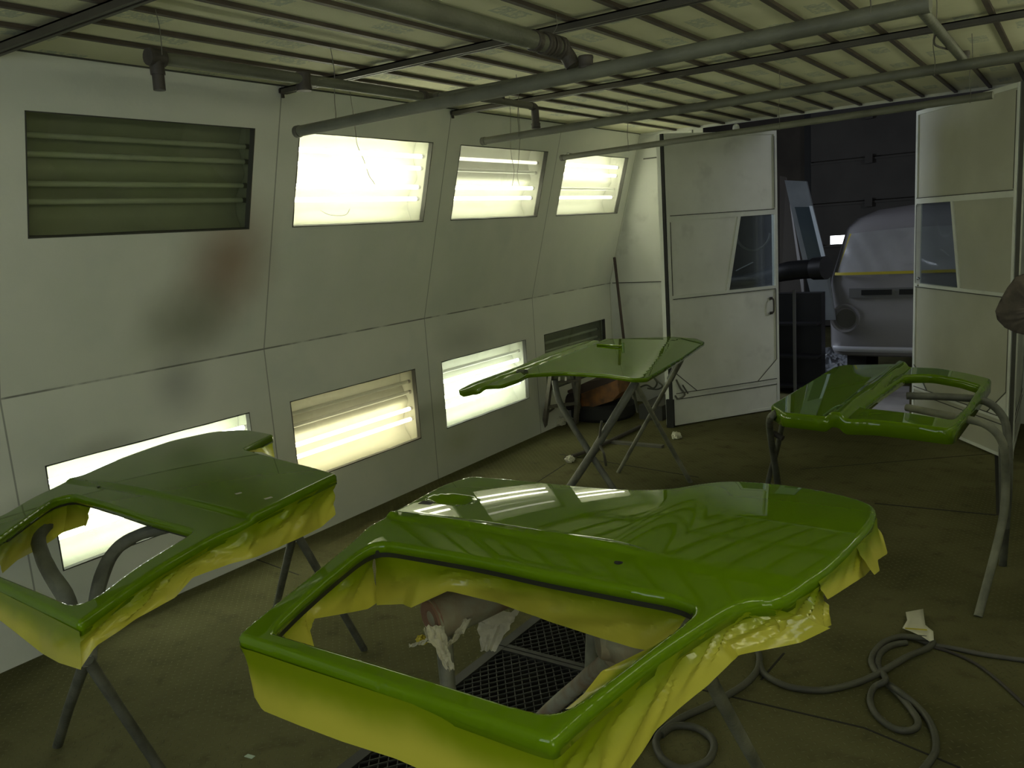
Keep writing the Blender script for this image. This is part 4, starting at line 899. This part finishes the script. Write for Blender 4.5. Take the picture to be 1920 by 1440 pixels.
rag(t,[at(800,1178,y=yr-.03),at(808,1198,y=yr-.04),at(770,1210,y=yr-.03)],.02,5.)
rag(t,[at(875,1160,y=yr+.05),at(855,1195,y=yr+.03),at(838,1212,y=yr)],.03,7.)
rag(t,[at(935,1145,y=yr+.3),at(925,1180,y=yr+.3),at(915,1220,y=yr+.28)],.12,9.,'hanging_rag')
mb=MB(); p=at(792,1200,y=yr-.02); mb.crumple(p,.018,3.); mb.build('tape_wad',M_TAPE,parent=t)
# under panel 1, right trestle
g1=at(1185,1195,z=.80); 
stand('trestle under the right side of the foreground door, brown padded bar and pale legs',[
 ('padded_bar',[at(1120,1205,z=.78),at(1160,1200,z=.78),at(1200,1202,z=.78),g1+Q(.12,.45,.02)],[.035,.045,.04,.035],M_PADB,{'wob':.25}),
 ('leg',[at(1150,1232,z=.74),at(1095,1275,z=.5),at(1010,1350,z=.2),at(960,1400,z=.0)],.022,M_PADB,{'wob':.1}),
 ('leg',[at(1318,1245,z=.75),at(1345,1300,z=.60),at(1405,1410,z=.28),at(1450,1490,z=0)],.017,M_STANDW,{'s':False}),
 ('leg',[at(1275,1262,z=.62),at(1187,1417,z=.0)],.014,M_STAND,{'s':False})])
# under panel 2: front padded arch stand and rear A frame
y2=1.55
stand('padded bent tube stand under the front of the left green door',[
 ('padded_arch',[at(165,1240,z=.55),at(128,1130,z=.66),at(88,1062,z=.74),at(72,1010,z=.79),at(95,978,z=.80),at(160,950,z=.80)],.024,M_PAD,{'wob':.2}),
 ('padded_arch',[at(165,1240,z=.55),at(183,1108,z=.67),at(210,1040,z=.745),at(255,1005,z=.78),at(330,983,z=.79)],.022,M_PAD,{'wob':.2}),
 ('leg',[at(165,1238,z=.56),at(232,1340,z=.28),at(304,1448,z=0)],.017,M_STAND,{'s':False}),
 ('leg',[at(160,1240,z=.56),at(128,1330,z=.25),at(108,1398,z=0)],.017,M_STAND,{'s':False})])
stand('dark A-shaped trestle under the far right corner of the left green door',[
 ('leg',[at(556,1000,z=.70),at(683,1218,z=0)],.015,M_STAND,{'s':False}),
 ('leg',[at(550,1000,z=.70),at(512,1165,z=0)],.015,M_STAND,{'s':False}),
 ('top_bar',[at(552,985,z=.75),at(505,950,z=.80)],.018,M_STAND,{'s':False})])
# under panel 3: two crossed trestles
stand('left crossed trestle under the bonnet, wooden look cross bars',[
 ('leg',[at(1040,712,z=.80),at(1052,760,z=.64),at(1107,851,z=.36),at(1185,968,z=0)],.019,M_STAND),
 ('leg',[at(1192,716,z=.80),at(1150,785,z=.60),at(1107,855,z=.36),at(1040,955,z=0)],.024,M_STAND),
 ('hanging_loop',[at(1128,790,z=.6),at(1124,830,z=.45),at(1132,850,z=.40),at(1136,872,z=.30)],.008,M_PIPED)])
stand('right crossed trestle with thin pale legs under the bonnet edge',[
 ('leg',[at(1190,716,z=.80),at(1236,800,z=.42),at(1295,905,z=0)],.015,M_STANDW,{'s':False}),
 ('leg',[at(1274,680,z=.83),at(1225,768,z=.48),at(1159,886,z=0)],.014,M_STANDW,{'s':False}),
 ('top_bar',[at(1276,674,z=.84),at(1256,712,z=.70)],.022,M_STAND,{'s':False}),
 ('brace',[at(1185,720,z=.78),at(1196,772,z=.56)],.009,M_STAND,{'s':False})])
# under panel 4
yl=4.05
stand('bent tube stand under the left edge of the tailgate',[
 ('bent_tube',[at(1468,768,z=.80),at(1447,780,z=.79),at(1443,800,z=.70),at(1449,845,z=.52),at(1455,885,z=.36),at(1470,990,z=0)],.017,M_STAND),
 ('bent_tube',[at(1474,768,z=.80),at(1466,800,z=.66),at(1455,850,z=.47),at(1442,895,z=.30),at(1425,985,z=0)],.014,M_STAND),
 ('bolt',[at(1450,812,z=.64),at(1468,822,z=.62)],.014,M_FIT,{'s':False})])
ya,yb_=3.9,4.5
stand('tall bent tube stand curving under the right edge of the tailgate',[
 ('bent_tube',[at(1700,742,z=.80),at(1790,745,z=.79),at(1845,752,z=.775),at(1876,775,z=.72),at(1888,810,z=.64),at(1891,900,z=.44),at(1880,1060,z=0)],.018,M_STAND),
 ('bent_tube',[at(1700,764,z=.80),at(1800,784,z=.79),at(1850,797,z=.775),at(1880,832,z=.70),at(1885,900,z=.52),at(1878,985,z=.33),at(1834,1156,z=0)],.017,M_STANDW),
 ('brace',[at(1882,835,z=.66),at(1884,990,z=.30)],.020,M_STAND,{'s':False})])
# ================================================================ FLOOR GRATES
ln=1.0; K=0; GR=None
for gy in (.62,1.62,2.62,3.62):
    t=thing('floor_grate','%s expanded metal floor grate %s'%('black',{.62:'nearest the camera in the pit',1.62:'below the near half of the door window opening',2.62:'below the far half of the door window opening',3.62:'at the far end of the pit, under the door'}[gy]),'grate',((PX0+PX1)/2,gy+.5,-.03),'expanded metal grates over the floor pit')
    mb=MB(); a,b,c,d=PX0+.003,PX1-.003,gy+.003,gy+ln-.003; w=.045
    mb.box((a,c,-.03),(a+w,d,.004)); mb.box((b-w,c,-.03),(b,d,.004)); mb.box((a+w,c,-.03),(b-w,c+.022,.003)); mb.box((a+w,d-.022,-.03),(b-w,d,.003))
    mb.build('frame',M_GRATE,parent=t)
    mb=MB(); hx,hy=.020,.0265; X0,X1,Y0,Y1=a+w,b-w,c+.02,d-.02
    for sg in (1,-1):
        k=-60
        while k<90:
            # line: (x-X0)/hx*sg + (y-Y0)/hy = 2k
            pts=[]
            for xx in (X0,X1):
                yy=Y0+hy*(2*k-sg*(xx-X0)/hx)
                if Y0<=yy<=Y1: pts.append((xx,yy))
            for yy in (Y0,Y1):
                xx=X0+hx*sg*(2*k-(yy-Y0)/hy)
                if X0<xx<X1: pts.append((xx,yy))
            if len(pts)>=2 and abs(pts[0][0]-pts[1][0])>.004: mb.bar((*pts[0],-.004-.002*(sg>0)),(*pts[1],-.004-.002*(sg>0)),.0035,.006)
            k+=1
    mb.build('expanded_mesh',M_GRATE,parent=t)
# ================================================================ HOSES
def hose(label,pts,r,name='air_hose',m=M_HOSE):
    P=[]
    for p in pts:
        lift=p[2] if len(p)>2 else 0; P.append(at(p[0],p[1],z=r+lift))
    mb=MB(); mb.tube(P,r,10); o=mb.build(name,m,smooth=True,angle=1.2); tag(o,label,'hose','air hoses on the floor')
hose('thick grey air hose looping across the floor at lower right',[(1418,1215),(1424,1232),(1420,1256),(1400,1280),(1370,1300),(1330,1322),(1280,1345),(1245,1368),(1230,1390),(1240,1420),(1270,1440),(1300,1438),(1328,1425),(1339,1400),(1330,1380),(1300,1363),(1262,1362),(1240,1378)],.0125)
hose('grey air hose sweeping right from below the foreground door into a coil',[(1423,1240),(1432,1262),(1455,1278),(1490,1290),(1545,1294),(1600,1282),(1645,1264,.012),(1700,1232,.014),(1738,1216,.014),(1749,1205,.014),(1742,1199,.013),(1722,1196,.012),(1690,1194),(1660,1203),(1640,1222),(1634,1240),(1640,1256),(1648,1264)],.0120)
hose('tight grey hose bight hanging down from the coil at right',[(1700,1205),(1672,1210,.0),(1652,1224),(1646,1242),(1650,1256,.0),(1660,1270,.026),(1658,1278,.02),(1640,1288),(1632,1305),(1634,1325),(1650,1348),(1675,1365),(1700,1370),(1718,1364),(1721,1352),(1712,1335),(1690,1308),(1665,1283),(1690,1300,.02),(1715,1320),(1738,1345),(1752,1375),(1755,1405),(1745,1425),(1725,1450)],.0115)
hose('thin dark hose running off the right edge from the coil',[(1715,1196,.004),(1745,1208),(1790,1216),(1850,1228),(1935,1240)],.009,m=M_PIPED)
hose('thinnest dark cable curving to the lower right edge',[(1745,1212),(1780,1222),(1825,1242),(1870,1275),(1930,1330)],.006,m=M_FIT)
# ================================================================ SMALL THINGS
M_PAPW=mat('white_paper_scrap',(.62,.60,.46),.8,var=.1)
def wad(px,py,r,seed,label):
    p=at(px,py,z=0); mb=MB(); mb.crumple((p[0],p[1],r*.5),r,seed); o=mb.build('paper_wad',M_PAPW); tag(o,label,'paper','crumpled paper on the floor')
wad(1069,866,.040,1.,'small crumpled white paper at the foot of the bonnet trestles'); wad(1268,822,.045,2.,'crumpled pale paper by the left door hinge')
wad(1050,797,.065,3.,'crumpled white paper under the wooden step by the wall')
# paper tape strip beside the hose
V=[];a=[(1695,1150),(1732,1143)];c=[[(1698,1148),(1731,1142)],[(1701,1163),(1733,1158)],[(1692,1178),(1735,1172)],[(1708,1184),(1742,1178)],[(1728,1193),(1750,1184)],[(1743,1203),(1751,1200)]]; zz=[.02,.03,.035,.03,.035,.05]
for (p,q),z in zip(c,zz):
    for k in range(5): t_=k/4; V.append(at(p[0]*(1-t_)+q[0]*t_,p[1]*(1-t_)+q[1]*t_,z=z-.004*math.sin(k)))
o=mesh('paper_strip',V,[(i*5+j,i*5+j+1,i*5+6+j,i*5+5+j) for i in range(5) for j in range(4)],M_PAPW,smooth=True); tag(o,'curled white paper strip lying on the hose coil at right','paper')
so=o.modifiers.new('thick','SOLIDIFY'); so.thickness=.001
p,q=at(1697,1178,z=.040),at(1738,1181,z=.037); mb=MB(); mb.bar(p,q,.010,.0015); mb.build('tape_edge',M_TAPE,parent=o)
mb=MB(); p=at(468,1419,z=0); mb.prism([(-.018,-.006),(.016,-.009),(.018,.007),(-.014,.009)],(p[0],p[1],.0005),(1,.2,0),(-.2,1,0),(0,0,1),.002); o=mb.build('paper_scrap',mat('pale_green_scrap',(.45,.55,.42),.7)); tag(o,'tiny pale paper scrap on the bare floor at lower left','paper')
# leaning rod in the back corner
mb=MB(); p=at(1170,640,y=7.0); q=at(1152,483,y=7.22); dd=(p-q); e=q+dd*(q[2]/-dd[2]) ; mb.tube([q,e+Q(0,0,.006)],.013,10,smooth_path=False); o=mb.build('steel_rod',mat('rusty_brown_rod',(.075,.05,.04),.7),smooth=True,angle=.9); tag(o,'brown steel rod leaning in the back left corner of the booth','rod')
# wooden step by the wall
M_WOOD=mat('overspray_wood',(.17,.155,.12),.75,bump=.3,var=.3,vscale=8)
fy=5.95
t=thing('step_stand','old wooden step stand against the left wall behind the bonnet','step stand',(-3.5,6.05,0))
Pq=lambda a,y:at(*a,y=y)
zt=float(Pq((1030,700),5.75)[2]); 
pA,pB=Pq((1034,700),5.80),at(1020,807,z=0); pA2,pB2=Pq((1085,700),6.1),at(1080,794,z=0)
off=Q(.18,.35,0)
for a,b in ((pA,pB),(pA2,pB2)): mb=MB(); mb.bar(b,a,.05,.03,(1,0,0)); mb.build('leg',M_WOOD,parent=t)
for a,b in ((pA,pB+Q(.12,.02,0)),): mb=MB(); mb.bar(b+Q(.0,.42,0),a+Q(.05,.25,0),.045,.03,(1,0,0)); mb.build('leg',M_WOOD,parent=t)
for s in (.42,.86): mb=MB(); mb.bar(pB+(pA-pB)*s,pB2+(pA2-pB2)*s,.04,.022); mb.build('rung',M_WOOD,parent=t)
mb=MB(); mb.bar(pA+Q(0,-.02,.01),pA2+Q(0,.02,.01),.14,.025); mb.build('top_board',M_WOOD,parent=t)
mb=MB(); mb.bar(pB+(pA-pB)*.30,pB+(pB2-pB)*.35+Q(0,0,.18),.012,.012); mb.build('brace',M_WOOD,parent=t)
# orange case on a tyre, dark roll
cc=at(1125,745,y=6.45)
t=thing('tool_case','worn orange-brown case tilted on the heap behind the bonnet trestles','case',(cc[0],6.55,0.2))
fr=quadpx([(1090,738),(1158,712),(1161,738),(1148,752),(1096,768),(1088,760)],[6.35]*6); n=6
mesh('shell',fr+[p+Q(.03,.30,.02) for p in fr],[tuple(range(n)),tuple(range(n,2*n))[::-1]]+[((i+1)%n,i,n+i,n+(i+1)%n) for i in range(n)],mat('orange_brown_shell',(.36,.15,.04),.5,color2=(.13,.07,.035),vscale=9),t)
fr=quadpx([(1056,736),(1100,716),(1156,706),(1158,713),(1091,739)],[6.36]*5); n=5
mesh('lid',fr+[p+Q(.03,.28,.02) for p in fr],[tuple(range(n)),tuple(range(n,2*n))[::-1]]+[((i+1)%n,i,n+i,n+(i+1)%n) for i in range(n)],mat('dark_brown_lid',(.07,.045,.035),.6),t)
mb=MB(); mb.tube([at(1060,755,y=6.38),at(1090,748,y=6.38)],[.075,.08],16,smooth_path=False); mb.build('round_end',mat('brown_black_rubber',(.035,.024,.02),.7),parent=t,smooth=True,angle=.9)
c=at(1120,785,z=.0); mb=MB(); ringp=[(.19,0),(.27,0),(.30,.03),(.30,.12),(.27,.15),(.19,.15),(.17,.12),(.17,.03),(.19,0)]
mb.lathe((c[0],6.62,0.0),(0,0,1),ringp,32); o=mb.build('tyre',mat('black_tyre_rubber',(.022,.022,.02),.8),smooth=True); tag(o,'black tyre lying flat under the orange case','tyre')
# dark square duct or plate by the door hinge and bars lying about
mb=MB(); p,q=at(1196,760,z=.13),at(1255,757,z=.13); mb.box((p[0],6.6,0),(q[0]-.02,7.1,.13)); o=mb.build('low_box',mat('dark_grey_box',(.07,.07,.06),.7)); tag(o,'low dark box on the floor in the back left corner','box')
mb=MB(); mb.tube([at(1060,860,z=.02),at(1115,840,z=.02),at(1200,800,z=.02)],.016,8); o=mb.build('loose_bar',M_FIT,smooth=True); tag(o,'dark bar lying on the floor beneath the bonnet trestles','bar')
mb=MB(); mb.box((float(at(1128,833,z=0)[0]),5.75,.0),(float(at(1128,833,z=0)[0])+.5,5.80,.02)); o=mb.build('floor_plank',M_PIPED); tag(o,'flat dark plank lying on the floor behind the bonnet trestles','plank')
# twisted wire tool hung on the back wall and on the door hinge
mb=MB(); ps=[at(*a,y=7.25) for a in ((1196,728),(1212,722),(1225,728),(1232,718),(1226,708),(1234,716),(1242,724),(1232,730),(1214,728))]; mb.tube(ps,.008,7); o=mb.build('twisted_bracket',M_PIPE,smooth=True); tag(o,'twisted bracket fixed low on the back wall beside the door','bracket')
mb=MB(); ps=[at(*a,pl=((D0[0],D0[1]-.04,0),(.82,-.58,0))) for a in ((1268,712),(1276,728),(1284,740),(1272,748),(1266,742))]; mb.tube(ps,.008,7); ps=[at(*a,pl=((D0[0],D0[1]-.04,0),(.82,-.58,0))) for a in ((1280,722),(1290,738))]; mb.tube(ps,.006,7); o=mb.build('hinge_latch',M_PIPE,parent=bpy.data.objects['door_1'],smooth=True)
# hanging brown cloth at the right edge
t=thing('hanging_cloth','brown cloth bundle hanging at the right edge of the picture','cloth',at(1915,620,y=2.6))
yc=2.6; rim=[(1925,512),(1905,518),(1888,540),(1874,565),(1866,583),(1870,600),(1885,615),(1905,624),(1925,629)]
V=[];n=16; cxp=at(1950,570,y=yc)
for i,q in enumerate(resample([np.array(a,float) for a in rim],4,closed=False)):
    p=at(*q,y=yc)
    for j in range(n+1):
        s=j/n; pp=p*(1-s)+(cxp+(p-cxp)*.12)*s; bulge=.07*math.sin(math.pi*min(1,s*1.1)*.5)
        V.append(pp+Q(0,-bulge-.012*noise.noise(Vector((i*.35,s*3,1))),0))
m_=len(V)//(n+1); Fq=[(i*(n+1)+j,i*(n+1)+j+1,(i+1)*(n+1)+j+1,(i+1)*(n+1)+j) for i in range(m_-1) for j in range(n)]
Vb=[v+0 for v in V]; Vb=[np.array([v[0],2*yc-v[1],v[2]]) for v in V]; k=len(V)
mesh('front_fold',V,Fq,mat('brown_felt',(.10,.08,.06),.95,bump=.4,bscale=30,var=.35,vscale=14),t,True)
mesh('back_fold',Vb,[f[::-1] for f in Fq],MATS['brown_felt'],t,True)
mb=MB(); mb.tube([at(1935,520,y=yc),at(1932,300,y=yc),at(1930,100,y=yc)],.002,6); mb.build('hanging_cord',M_WIRE,parent=t)
